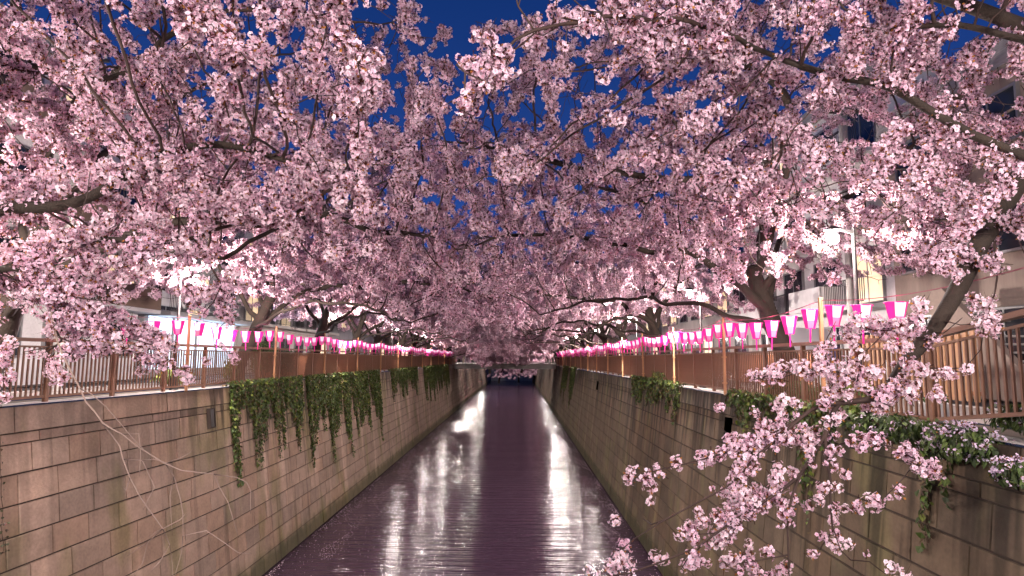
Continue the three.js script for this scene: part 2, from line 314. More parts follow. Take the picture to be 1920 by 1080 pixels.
for (const s of [-1, 1]) {
  const side = s < 0 ? 'left' : 'right', rng = rngOf(77 + s);
  const x = (z) => s < 0 ? leftTop(z) - 0.06 : rightTop(z) + 0.06;
  const first = s < 0 ? 5.3 : 6.3, S = s < 0 ? 6.3 : 5.65, poles = []; for (let z = first; z < 92; z += S) poles.push(z);
  const topY = 2.1, cord = [];
  const yAt = (z) => { const k = ((z - first) % S + S) % S / S; return topY - 0.05 - 0.16 * 4 * k * (1 - k); };
  poles.forEach((z, i) => {
    const g = [rbox(0.065, 2.85, 0.065, 0.008, 0, 0.67, 0), box(0.1, 0.04, 0.13, 0, 0.3, 0), box(0.1, 0.04, 0.13, 0, 1.0, 0)];
    const p = tag(mesh('lantern_pole', g, M.pole), `slim orange wooden lantern pole, ${nth[i]} from the camera on the ${side} railing`, 'pole', null);
    p.position.set(x(z) + (s < 0 ? 0.12 : -0.12) * 0 + s * -0.02, 0, -z); p.rotation.z = (rng() - 0.5) * 0.03;
    p.userData.group = `lantern poles on the ${side} railing`;
  });
  for (let z = first; z < 91; z += 0.5) cord.push(bar(V(x(z), yAt(z), -z), V(x(z + 0.5), yAt(z + 0.5), -z - 0.5), 0.012));
  tag(mesh('festoon_rope', cord, M.cord), `sagging reddish rope that carries the lanterns along the ${side} railing`, 'rope');
  for (let k = 0; first + (k + 0.5) * S / 6 < 91; k++) {
    const z = first + (k + 0.5) * S / 6; if (z < (s > 0 ? 8.7 : 12.4)) continue;
    const near = z < 40, o = (near ? lanternNear : lanternFar).clone();
    o.name = numbered('paper_lantern'); o.position.set(x(z), yAt(z) - 0.46, -z); o.rotation.y = (s < 0 ? -0.3 : -0.75) + (rng() - 0.5) * 0.6; o.rotation.z = (rng() - 0.5) * 0.14; o.rotation.x = (rng() - 0.5) * 0.1; scene.add(o);
    const pi = Math.floor(k / 6), j = k % 6;
    if (z < 31) tag(o, `pink and white paper lantern, ${nth[j]} past the ${nth[pi]} pole on the ${side} railing`, 'lantern', `paper lanterns strung along the ${side} bank`);
    else if (near) tag(o, `small glowing pink lantern, ${nth[j]} past the ${nth[pi]} pole on the ${side} railing`, 'lantern', `paper lanterns strung along the ${side} bank`);
    else tag(o, `tiny pink lantern, ${nth[j]} past the ${nth[pi]} pole on the far ${side} railing`, 'lantern', `paper lanterns strung along the ${side} bank`);
    if (z > 8 && z < 24) { const l = new THREE.PointLight(rgb(1, 0.55, 0.75), 0.8, 0, 2); l.position.set(o.position.x, o.position.y + 0.22, -z); l.shadow.radius = 2; l.castShadow = true; l.name = 'lantern_light'; scene.add(l); }
  }
}

// ------------------------------------------------------------------ cherry blossom geometry
function flowerTris(out, c, dir, size, rng, petals, twoTri) {
  const up = Math.abs(dir.y) < 0.9 ? V(0, 1, 0) : V(1, 0, 0), a = V().crossVectors(up, dir).normalize(), b = V().crossVectors(dir, a);
  const rot = rng() * 6.28, cup = 0.15 + 0.35 * rng();
  for (let i = 0; i < petals; i++) {
    const t = rot + i / petals * 6.283, e = a.clone().multiplyScalar(Math.cos(t)).addScaledVector(b, Math.sin(t)), f = a.clone().multiplyScalar(-Math.sin(t)).addScaledVector(b, Math.cos(t));
    const base = c, tip = c.clone().addScaledVector(e, size).addScaledVector(dir, size * cup), w = size * (2.6 / petals);
    const m = c.clone().addScaledVector(e, size * 0.62).addScaledVector(dir, size * cup * 0.35), l = m.clone().addScaledVector(f, w), r = m.clone().addScaledVector(f, -w);
    const cb = [0.90, 0.50, 0.58], ct = [1, 0.97, 0.98], cm = [1, 0.90, 0.93];
    if (twoTri) { out.p.push(base, r, tip, base, tip, l); out.c.push(cb, cm, ct, cb, ct, cm); }
    else { out.p.push(base, r, l); out.c.push(cb, cm, cm); }
  }
}
function toGeo(out) {
  const g = new THREE.BufferGeometry().setFromPoints(out.p); g.setAttribute('color', new THREE.Float32BufferAttribute(out.c.flat(), 3)); g.computeVertexNormals(); return g;
}
function sphereDir(rng) { const z = rng() * 2 - 1, a = rng() * 6.283, r = Math.sqrt(1 - z * z); return V(r * Math.cos(a), z, r * Math.sin(a)); }
function pompom(seed, n, R, size, petals, twoTri, leaves) {
  const rng = rngOf(seed), out = { p: [], c: [] };
  for (let i = 0; i < n; i++) {
    const d = sphereDir(rng); const c = d.clone().multiplyScalar(R * (0.55 + 0.5 * rng())); c.y *= 0.9;
    const dir = d.clone().add(sphereDir(rng).multiplyScalar(0.55)).normalize();
    flowerTris(out, c, dir, size * (0.8 + 0.4 * rng()), rng, petals, twoTri);
    if (leaves) { const q = V().crossVectors(dir, V(0.3, 1, 0.2)).normalize().multiplyScalar(0.005); out.p.push(q.clone(), q.clone().negate(), c); out.c.push([0.10, 0.05, 0.025], [0.10, 0.05, 0.025], [0.26, 0.05, 0.05]); }
  }
  if (leaves) for (let i = 0; i < 2; i++) { const d = sphereDir(rng), q = V().crossVectors(d, V(0.2, 1, 0.4)).normalize().multiplyScalar(0.0042), e = V().crossVectors(d, q).normalize().multiplyScalar(0.0042), a = d.clone().multiplyScalar(-R * (0.8 + rng())), b = d.clone().multiplyScalar(R * (1.2 + 1.4 * rng())).add(sphereDir(rng).multiplyScalar(R * 0.4)); out.p.push(a.clone().add(q), a.clone().sub(q), b, a.clone().add(e), a.clone().sub(e), b); for (let k = 0; k < 6; k++) out.c.push([0.065, 0.032, 0.026]); }
  for (let i = 0; i < leaves; i++) { const d = sphereDir(rng), q = V().crossVectors(d, V(0.2, 1, 0.4)).normalize().multiplyScalar(0.012), a = d.clone().multiplyScalar(R * 0.5), b = d.clone().multiplyScalar(R * 1.1), m = a.clone().lerp(b, 0.5); out.p.push(a, m.clone().add(q), b, a, b, m.clone().sub(q)); for (let k = 0; k < 6; k++) out.c.push([0.42, 0.20, 0.05]); }
  return toGeo(out);
}
const puffNear = [pompom(1, 12, 0.055, 0.020, 5, true, 2), pompom(2, 7, 0.05, 0.020, 5, true, 2)];
const puffBig = [pompom(3, 30, 0.085, 0.022, 5, true, 3), pompom(4, 20, 0.07, 0.022, 5, true, 2)];
const puffMid = [pompom(5, 10, 0.058, 0.023, 3, true, 2)];
const puffFar = [pompom(8, 15, 0.16, 0.043, 3, false, 1)];

// ------------------------------------------------------------------ cherry trees grown towards points of their crown
function catmull(pts, step) { const c = new THREE.CatmullRomCurve3(pts.map(p => p.v || p), false, 'centripetal'); const n = Math.max(2, Math.ceil(c.getLength() / step)); return { n, pts: c.getPoints(n) }; }
function grow({ limbs, attractors, seed, step = 0.24, kill = 0.34, rounds = 90, wander = 0.25, droop = 0.06, tip = 0.006, expo = 2.12 }) {
  const rng = rngOf(seed), X = [], Pn = [], Rm = [], kids = [], bare = [], low = [];
  const add = (v, parent, r) => { X.push(v); Pn.push(parent); Rm.push(r); kids.push(0); if (parent >= 0) kids[parent]++; return X.length - 1; };
  const nearest = (v) => { let b = 0, d = Infinity; for (let i = 0; i < X.length; i++) { const e = X[i].distanceToSquared(v); if (e < d) { d = e; b = i; } } return b; };
  limbs.forEach((L, li) => {
    const { n, pts } = catmull(L.pts, step); let par = li === 0 ? -1 : nearest(pts[0]);
    pts.forEach((p, i) => {
      const t = i / n; if (li && i === 0) return;
      const q = p.clone(); if (i > 1 && i < n) { const k = (L.wob ?? 0.05); q.x += k * N3(p.x * 1.1, p.y * 1.1, seed + li); q.y += k * N3(p.z * 1.1, p.x * 1.1, seed + 5 + li); q.z += k * N3(p.y * 1.1, p.z * 1.1, seed + 9 + li); }
      par = add(q, par, lerp(L.r0, L.r1, Math.pow(t, 0.8))); bare[par] = !!L.bare; low[par] = !!L.low;
    });
  });
  const A = attractors.map(v => ({ v, low: !!v.low, n: 0, d: Infinity, on: true }));
  const near0 = (from) => { for (const a of A) if (a.on) for (let i = from; i < X.length; i++) { if (bare[i] || !!low[i] !== a.low) continue; const d = X[i].distanceToSquared(a.v); if (d < a.d) { a.d = d; a.n = i; } } };
  near0(0);
  for (const a of A) if (a.d < kill * kill) a.on = false;
  for (let it = 0; it < rounds; it++) {
    const pull = new Map(); let live = 0;
    for (const a of A) if (a.on) { live++; let s = pull.get(a.n); if (!s) pull.set(a.n, s = V(0, 0, 0)); s.add(a.v.clone().sub(X[a.n]).normalize()); }
    if (!live) break;
    const from = X.length;
    for (const [i, s] of pull) {
      if (kids[i] > 3) { for (const a of A) if (a.on && a.n === i) a.on = false; continue; }
      const back = Pn[i] >= 0 ? X[i].clone().sub(X[Pn[i]]).normalize() : V(0, 1, 0);
      const d = s.normalize().addScaledVector(back, 0.35).add(sphereDir(rng).multiplyScalar(wander)); d.y -= droop; d.normalize();
      low[add(X[i].clone().addScaledVector(d, step * (0.8 + 0.4 * rng())), i, 0)] = low[i];
    }
    near0(from);
    for (const a of A) if (a.on && a.d < kill * kill) a.on = false;
  }
  const n = X.length, Rp = new Float64Array(n), main = new Int32Array(n).fill(-1), R = new Float64Array(n);
  for (let i = n - 1; i >= 0; i--) { if (kids[i] === 0) Rp[i] = Math.pow(bare[i] ? 0.0028 : tip, expo); R[i] = Math.max(Math.pow(Rp[i], 1 / expo), Rm[i]); const p = Pn[i]; if (p >= 0) { Rp[p] += Rp[i]; if (main[p] < 0 || R[i] > R[main[p]]) main[p] = i; } }
  return { X, P: Pn, R, main, kids, Rm, bare, low };
}
function tubesOf(tree, pick, sides, colorOf) { // tubes along chains of nodes
  const pos = [], nor = [], col = [], uv = [], idx = []; const { X, P: Pn, R, main } = tree;
  for (let i = 0; i < X.length; i++) {
    const p = Pn[i]; if (p >= 0 && main[p] === i && pick(p)) continue; if (!pick(i)) continue;   // starts of chains only
    const chain = []; if (p >= 0) chain.push([X[p], Math.min(R[p], R[i] * 1.35)]);
    for (let k = i; k >= 0 && pick(k); k = main[k]) chain.push([X[k], R[k], tree.bare[k]]);
    if (chain.length < 2) continue;
    chain.push([chain[chain.length - 1][0].clone().add(chain[chain.length - 1][0].clone().sub(chain[chain.length - 2][0]).multiplyScalar(0.3)), chain[chain.length - 1][1] * 0.4]);
    const S = sides(chain[Math.min(1, chain.length - 1)][1]); let a = null, base = pos.length / 3, run = 0;
    chain.forEach(([v, r, pale], j) => {
      const d = (j < chain.length - 1 ? chain[j + 1][0].clone().sub(v) : v.clone().sub(chain[j - 1][0])); if (j > 0) d.add(v.clone().sub(chain[j - 1][0])); d.normalize();
      if (!a) a = V().crossVectors(Math.abs(d.y) < 0.9 ? V(0, 1, 0) : V(1, 0, 0), d).normalize(); else a.addScaledVector(d, -a.dot(d)).normalize();
      const b = V().crossVectors(d, a); if (j) run += v.distanceTo(chain[j - 1][0]);
      for (let s = 0; s <= S; s++) {
        const t = s / S * 2 * Math.PI; let q = a.clone().multiplyScalar(Math.cos(t)).addScaledVector(b, Math.sin(t));
        const rr = r > 0.05 ? r * (1 + 0.22 * N3(v.x * 2 + q.x * 1.3, v.y * 2 + q.y * 1.3, v.z * 2 + q.z * 1.3)) : r;
        pos.push(v.x + q.x * rr, v.y + q.y * rr, v.z + q.z * rr); nor.push(q.x, q.y, q.z); uv.push(s / S * Math.max(1, Math.round(r * 10)), run * 1.2); col.push(...colorOf(v, r, pale));
        if (j && s) { const w = S + 1, k = base + j * w + s; idx.push(k - 1 - w, k - w, k - 1, k - 1, k - w, k); }
      }
    });
  }
  const g = new THREE.BufferGeometry(); g.setAttribute('position', new THREE.Float32BufferAttribute(pos, 3)); g.setAttribute('normal', new THREE.Float32BufferAttribute(nor, 3)); g.setAttribute('uv', new THREE.Float32BufferAttribute(uv, 2)); g.setAttribute('color', new THREE.Float32BufferAttribute(col, 3)); g.setIndex(idx); return g;
}
const barkColor = (v, r, pale) => { if (pale) return [0.32, 0.23, 0.19]; const k = 0.75 + 0.9 * (0.5 + fbm(v.x * 3, v.y * 3, v.z * 3, 2)); return r > 0.03 ? [0.032 * k, 0.022 * k, 0.016 * k] : [0.045 * k, 0.025 * k, 0.02 * k]; };
function bloom(name, geo, spots, parent, seed, tint = [1, 1, 1]) {
  const rng = rngOf(seed), im = new THREE.InstancedMesh(geo, M.petal, spots.length), m = new THREE.Matrix4(), q = new THREE.Quaternion(), c = new THREE.Color();
  spots.forEach(([v, sc], i) => {
    q.set(rng() - 0.5, rng() - 0.5, rng() - 0.5, rng() - 0.5).normalize(); m.compose(v, q, V(sc, sc, sc)); im.setMatrixAt(i, m);
    const t = clamp(0.55 + 0.55 * N3(v.x * 0.6 + seed, v.y * 0.6, v.z * 0.6) + (rng() - 0.5) * 0.7);
    c.setRGB(lerp(0.82, 0.96, t) * tint[0], lerp(0.63, 0.91, t) * tint[1], lerp(0.76, 0.98, t) * tint[2]); im.setColorAt(i, c);
  });
  im.name = name; im.castShadow = im.receiveShadow = true; im.userData.kind = 'stuff'; parent.add(im); return im;
}
// blossom places along the thin wood of a grown tree
function spotsOf(tree, n, rMax, spread, s0, s1, seed, keep) {
  const rng = rngOf(seed), list = [], out = []; tree.R.forEach((r, i) => { if (r < rMax && tree.P[i] >= 0 && !tree.bare[i]) list.push(i); });
  for (let k = 0; k < n * 3 && out.length < n && list.length; k++) {
    const i = list[Math.floor(rng() * list.length)], a = tree.X[i], b = tree.X[tree.P[i]], v = a.clone().lerp(b, rng());
    if (tree.low[i] && rng() < 0.62) continue;
    if (N3(v.x * 0.9 + seed, v.y * 0.9, v.z * 0.9) < -0.30 + 0.3 * rng() || N3(v.x * 2.3, v.y * 2.3 + seed, v.z * 2.3) < -0.22 + 0.25 * rng()) continue;
    v.add(sphereDir(rng).multiplyScalar(spread * (0.4 + rng()))); if (keep && !keep(v, rng)) continue;
    out.push([v, lerp(s0, s1, rng())]);
  }
  return out;
}
function plant(name, label, tree, pos, spots, puffs, seed, thick = 0.035) {
  const o = thing(name, label, 'cherry tree', pos, 'cherry trees along both banks');
  mesh('trunk', tubesOf(tree, i => tree.R[i] >= thick, r => r > 0.12 ? 14 : r > 0.06 ? 9 : 6, barkColor), M.bark, o);
  mesh('twigs', tubesOf(tree, i => tree.R[i] < thick, r => r > 0.015 ? 5 : 3, barkColor), M.twig, o, 'stuff');
  const per = Math.ceil(spots.length / puffs.length);
  puffs.forEach((g, k) => { const part = spots.slice(k * per, (k + 1) * per); if (part.length) bloom('blossom', g, part, o, seed + k); });
  return o;
}
// The opening above the middle of the river, seen as a slit along it.
const slit = (p) => {
  const hh = p.y - EYE, z = -p.z; if (hh < 0.19 * z + 0.15) return false;   // low boughs cross over further along
  const n = N3(p.x * 0.5 + 3, p.y * 0.5, p.z * 0.25) * 0.09, m = N3(p.x * 1.7, p.y * 1.7 + 9, p.z * 0.6);
  return p.x > (-0.22 + n * 1.6) * hh && p.x < (-0.09 + n * 1.6) * hh && m < 0.0;
};

// crown points of a bank tree in its own frame: u towards the river, v along it, h up
function crown(rng, n, o) {
  const pts = [];
  for (let tries = 0; pts.length < n && tries < n * 40; tries++) {
    const u = lerp(o.u0, o.u1, rng()), v = lerp(-o.rv, o.rv, rng()), c = (o.u0 + o.u1) / 2, a = (u - c) / ((o.u1 - o.u0) / 2), q = a * a + v * v / (o.rv * o.rv);
    if (q > 1) continue;
    const top = 3.6 + (o.top - 3.6) * Math.pow(1 - q, o.pow ?? 0.35), under = lerp(o.under, o.edge, Math.pow(q, 1.2)) - (u > 4 ? (u - 4) * (o.sag ?? 0.12) : 0);
    const r = rng(), f = r < 0.5 ? rng() * 0.3 : r < 0.72 ? 0.75 + 0.25 * rng() : rng(), h = lerp(under, top, f);
    const p = V(u, h, v); if (o.gap !== undefined && N3(u * 0.42 + o.seed, h * 0.5, v * 0.42) < o.gap) continue;
    if (o.keep && !o.keep(p)) continue;
    pts.push(p);
  }
  return pts;
}
const trunkLimbs = (lean, k = 1) => [
  { pts: [V(0, -0.15, 0), V(0.05, 0.5, 0.05), V(0.25 * lean, 1.4, -0.05), V(0.6 * lean, 2.4, 0.1), V(0.9 * lean, 3.3, 0)], r0: 0.27 * k, r1: 0.17 * k, wob: 0.1 },
  { pts: [V(0.5 * lean, 2.1, 0), V(1.4, 2.9, -0.4), V(2.6, 3.5, -0.7), V(4.4, 3.7, -0.9), V(6.4, 3.9, -1.3), V(8.2, 3.6, -1.5)], r0: 0.12 * k, r1: 0.02, wob: 0.25 },
  { pts: [V(0.8 * lean, 3.0, 0), V(1.6, 4.3, 0.9), V(3.0, 5.4, 1.9), V(4.8, 6.2, 2.6)], r0: 0.11 * k, r1: 0.02, wob: 0.25 },
  { pts: [V(0.8 * lean, 3.1, 0), V(0.7, 4.6, -0.9), V(1.2, 6.2, -2.0), V(2.2, 7.6, -2.9)], r0: 0.11 * k, r1: 0.02, wob: 0.25 },
  { pts: [V(0.5 * lean, 2.3, 0), V(0.0, 3.5, 0.8), V(-0.9, 4.8, 1.7), V(-1.6, 6.0, 2.6)], r0: 0.1 * k, r1: 0.02, wob: 0.2 },
  { pts: [V(0.7 * lean, 2.7, 0), V(-0.3, 4.2, -0.8), V(-1.4, 5.3, -1.6), V(-2.4, 6.0, -2.5)], r0: 0.09 * k, r1: 0.02, wob: 0.2 },
  { pts: [V(0.35 * lean, 1.7, 0), V(1.3, 2.2, 1.0), V(2.8, 2.6, 2.2), V(4.6, 2.7, 3.0), V(6.2, 2.3, 3.6)], r0: 0.085 * k, r1: 0.015, wob: 0.25 },
];

// --- trees that repeat further away: grown once in their own frame, then cloned
const protos = [], lowClear = (p) => p.y > 2.9 || p.x > 6.5;
const farClear = (p) => p.y > 3.1 || p.x > 1.2;
for (let k = 0; k < 3; k++) {
  const rng = rngOf(500 + k), far = k === 2;
  const at = crown(rng, far ? 1000 : 2100, { u0: -4.5, u1: 7.8, rv: 5.6, top: 10, under: 3.7, edge: 3.2, sag: 0.06, gap: -0.14, seed: k * 9 });
  const low = crown(rng, far ? 650 : 1100, { u0: 2, u1: 11, rv: 5.6, top: far ? 7.5 : 6.9, under: far ? 2.8 : 3.4, edge: far ? 1.8 : 2.9, sag: far ? 0.16 : 0.07, gap: -0.12, seed: k * 9 + 4 });
  const t = grow({ limbs: trunkLimbs(1, 1), attractors: at.concat(low), seed: 40 + k, step: far ? 0.42 : 0.28, kill: far ? 0.5 : 0.36, tip: 0.006 });
  protos.push({ t, spots: far ? spotsOf(t, 11000, 0.03, 0.16, 0.7, 1.3, 90 + k, farClear) : spotsOf(t, 26000, 0.024, 0.11, 0.8, 1.6, 90 + k, lowClear) });
}
const originals = [];
function bankTree(kind, s, x, z, turn, scale, label) {
  let o = originals[kind];
  if (!o) o = originals[kind] = plant('cherry_tree', label, protos[kind].t, [0, 0, 0], protos[kind].spots, kind === 2 ? puffFar : puffMid, 700 + kind);
  else { o = o.clone(); o.name = numbered('cherry_tree'); scene.add(o); o.userData.label = label; }
  o.position.set(x, 0, -z); o.rotation.y = (s > 0 ? Math.PI : 0) + turn; o.scale.setScalar(scale);
}
const rowL = [31.8, 38.6, 46, 54, 62, 71, 80, 89, 104, 114, 124, 136, 150], rowR = [39.5, 47, 55, 63, 72, 81, 90, 105, 115, 126, 138, 152];
rowL.forEach((z, i) => { const r = rngOf(z * 10); bankTree(z > 60 ? 2 : i % 2, -1, -10.2 - 0.4 * r(), z, (r() - 0.5) * 0.6, 0.93 + 0.16 * r(), `blossoming cherry tree leaning over the canal, ${nth[i + 3]} on the left bank`); });
rowR.forEach((z, i) => { const r = rngOf(z * 10 + 3); bankTree(z > 60 ? 2 : (i + 1) % 2, 1, 6.7 + 0.4 * r(), z, (r() - 0.5) * 0.6, 0.93 + 0.16 * r(), `blossoming cherry tree leaning over the canal, ${nth[i + 4]} on the right bank`); });
// the canal bends beyond the far bridge: trees close the view
[[-6, 142], [1, 150], [6, 138], [-11, 146], [12, 148]].forEach(([x, z], i) => { const r = rngOf(z); bankTree(2, i % 2 ? 1 : -1, x, z, r() * 6, 1.15, `distant cherry tree closing the view behind the far bridge, ${nth[i]} from its left end`); scene.children[scene.children.length - 1].position.y = -2.2; });

[[-10.4, 85.5, -1], [6.8, 86.5, 1], [-10.3, 92, -1], [6.9, 93, 1]].forEach(([x, z, s], i) => { bankTree(2, s, x, z, 0.5 - 0.3 * i, 1.12, `low hanging cherry tree before the far bridge, ${nth[i]} of four there`); scene.children[scene.children.length - 1].position.y = -1.3; });
[[-5, 176, -1], [0.5, 182, 1], [4.5, 178, 1]].forEach(([x, z, s], i) => { bankTree(2, s, x, z, 1.2 * i, 1.1, `distant low cherry tree before the dark cross wall, ${['left', 'middle', 'right'][i]} one of three`); scene.children[scene.children.length - 1].position.y = -5.6; });
// --- near trees, each grown on its own, with world coordinates
const worldLimbs = (s, x, z, list) => list.map(L => ({ ...L, pts: L.pts.map(p => V(x - s * p.x, p.y, -z + p.z * -s)) }));
const toWorld = (s, x, z) => (p) => V(x - s * p.x, p.y, -z - s * p.z);
const px = (list, z0, z1 = z0) => list.map(([a, b], i) => P(a, b, lerp(z0, z1, list.length > 1 ? i / (list.length - 1) : 0)));
function scatterPx(rng, blobs, z, dz, per) { // points round places given as [x, y, radius]
  const out = []; for (const [x, y, r] of blobs) { const n = Math.max(1, Math.round(per * r * r / 100)); for (let i = 0; i < n; i++) { const a = rng() * 6.283, q = Math.sqrt(rng()) * r; out.push(P(x + q * Math.cos(a), y + q * Math.sin(a) * 0.8, z + (rng() - 0.5) * dz)); } } return out;
}
const openAbove = (p) => !slit(p) && !pruned(p);
function roof(rng, n, a0, a1) { // high boughs reaching towards the opening over the river
  const out = []; for (let i = 0; i < n; i++) { const z = 9 + 8 * rng(), h = 0.2 + 0.36 * rng(); out.push(V(z * lerp(a0, a1, rng()), EYE + z * h, -z)); } return out;
}
function nearTree({ s, x, z, seed, label, limbs, crownOpt, n, extra = [], nSpots, size = [0.65, 1.3], step = 0.22, kill = 0.29, puffs = puffNear, addSpots = [], big }) {
  const rng = rngOf(seed), w = toWorld(s, x, z);
  const pts = crown(rng, n, { seed, ...crownOpt }).map(w).filter(p => openAbove(p) && -p.z > 4.2);
  const t = grow({ limbs, attractors: pts.concat(extra), seed, step, kill });
  const spots = spotsOf(t, nSpots, 0.016, 0.075, size[0], size[1], seed + 1, (v) => openAbove(v) && v.distanceTo(camera.position) > 3.6 && (v.y > 2.9 || v.z > -19 || (v.x > -4 && v.x < 2)));
  for (let i = spots.length - 1; i > 0; i--) { const j = Math.floor(rng() * (i + 1)); [spots[i], spots[j]] = [spots[j], spots[i]]; }
  const o = plant('cherry_tree', label, t, [0, 0, 0], spots, puffs, seed + 2);
  if (big) puffBig.forEach((g, k) => bloom('blossom', g, addSpots.filter((v, i) => i % 2 === k && !pruned(v)).map(v => [v, lerp(0.6, 1.05, rng())]), o, seed + 7 + k, [1.0, 1.05, 1.0]));
  return o;
}
{ // left, nearest: its trunk stands just outside the picture, its boughs hang over the wall
  const rng = rngOf(1001), x = -10.6, z = 4.2;
  const blobs = [[80, 530, 45], [153, 503, 34], [207, 507, 32], [150, 557, 26], [213, 557, 22], [173, 582, 20], [113, 620, 26], [153, 610, 20], [207, 643, 28], [103, 703, 22], [67, 663, 12], [253, 647, 15], [307, 647, 26], [267, 697, 11], [353, 710, 13], [378, 677, 9], [443, 667, 10], [23, 643, 15], [10, 747, 10], [40, 560, 30], [260, 510, 18], [297, 487, 22], [30, 480, 40], [100, 450, 40], [190, 440, 38], [280, 420, 40], [350, 455, 24], [400, 553, 26], [430, 520, 22], [540, 445, 24], [545, 350, 46], [605, 325, 40], [660, 370, 36], [700, 390, 20], [620, 470, 18], [500, 400, 26], [440, 380, 40], [360, 360, 40], [700, 470, 14], [340, 560, 18], [20, 380, 40], [90, 340, 40], [190, 330, 40], [280, 320, 40], [250, 610, 16]];
  const attr = scatterPx(rng, blobs, 7.6, 1.6, 1.1), more = scatterPx(rng, blobs, 7.6, 1.2, 1.5);
  const W = toWorld(-1, x, z), wl = (L) => ({ ...L, pts: L.pts.map(W) });
  nearTree({ s: -1, x, z, seed: 1001, label: 'cherry tree out of frame at left, its boughs hanging over the near left railing', n: 2700, nSpots: 27000,
    limbs: [wl(trunkLimbs(1)[0]), wl(trunkLimbs(1)[2]), wl(trunkLimbs(1)[4]),
      { pts: [V(-10, 2.9, -4.4), ...px([[-60, 180], [0, 140], [70, 128], [170, 150], [300, 100]], 8.6, 9.6)], r0: 0.13, r1: 0.03, wob: 0.1 },
      { pts: [V(-10, 2.7, -4.4), ...px([[-120, 420], [20, 395], [150, 375], [290, 285], [430, 275], [560, 300], [680, 360]], 7.0, 8.2)], r0: 0.12, r1: 0.012, wob: 0.12 },
      { pts: [V(-10.1, 2.3, -4.4), ...px([[-100, 520], [30, 500], [90, 545], [105, 630]], 7.2, 7.2)], r0: 0.07, r1: 0.012, wob: 0.05 },
      { pts: px([[30, 500], [180, 445], [330, 450], [420, 425], [510, 415], [620, 440]], 7.4, 8.2), r0: 0.05, r1: 0.01, wob: 0.06 },
      { pts: px([[93, 553], [100, 607], [110, 647], [127, 687], [143, 720], [155, 752], [175, 775], [197, 802], [220, 810], [247, 830], [310, 867], [350, 883], [427, 893], [457, 903], [467, 917], [470, 953]], 7.2, 6.6), r0: 0.015, r1: 0.004, wob: 0.05, bare: true },
      ...[[[150, 725], [173, 740], [200, 763], [230, 797], [257, 830], [267, 840]], [[197, 802], [227, 840], [233, 863], [253, 907], [277, 947], [300, 980], [317, 1013], [323, 1053], [325, 1090]], [[233, 862], [267, 863], [287, 862], [313, 868]], [[230, 800], [257, 807], [263, 830], [267, 860], [262, 883]], [[323, 870], [327, 907], [322, 987]], [[330, 907], [342, 953], [342, 1020], [330, 1073]], [[400, 897], [417, 923], [443, 993]], [[347, 990], [387, 995], [413, 1010], [447, 1035], [467, 1038]], [[303, 987], [277, 1017], [247, 1037]], [[320, 970], [293, 997], [273, 1013]], [[277, 1017], [267, 1057], [250, 1078]], [[320, 1030], [300, 1053], [287, 1067]], [[293, 883], [290, 913], [273, 947]], [[313, 868], [340, 858], [357, 848]], [[253, 915], [236, 920], [232, 914]], [[330, 983], [347, 965]]].map(l => ({ pts: px(l, 6.95, 6.75), r0: 0.008, r1: 0.0025, wob: 0.05, bare: true }))],
    crownOpt: { u0: -3.5, u1: 9.6, rv: 6.2, top: 10.5, under: 4.2, edge: 3.4, sag: 0.1, gap: -0.1 }, extra: attr, addSpots: more, size: [0.65, 1.25], puffs: puffNear, big: true });
}
nearTree({ s: -1, x: -10.3, z: 12.4, extra: roof(rngOf(31), 420, -0.36, -0.12), seed: 1103, label: 'cherry tree with a dark trunk at the left edge behind the railing', n: 3600, nSpots: 36000,
  limbs: worldLimbs(-1, -10.3, 12.4, trunkLimbs(1, 1.1)), crownOpt: { u0: -4.5, u1: 9.6, rv: 6, top: 10.5, under: 3.6, edge: 2.9, sag: 0.1, gap: -0.1 } });
nearTree({ s: -1, x: -10.2, z: 23.5, seed: 1205, label: 'cherry tree with a pale lamp-lit trunk curving up behind the left lanterns', n: 3400, nSpots: 27000,
  limbs: worldLimbs(-1, -10.2, 23.5, trunkLimbs(1.3, 1)), crownOpt: { u0: -4.5, u1: 11, rv: 6, top: 10, under: 3.2, edge: 2.5, sag: 0.1, gap: -0.1 }, puffs: puffMid, size: [0.75, 1.4] });
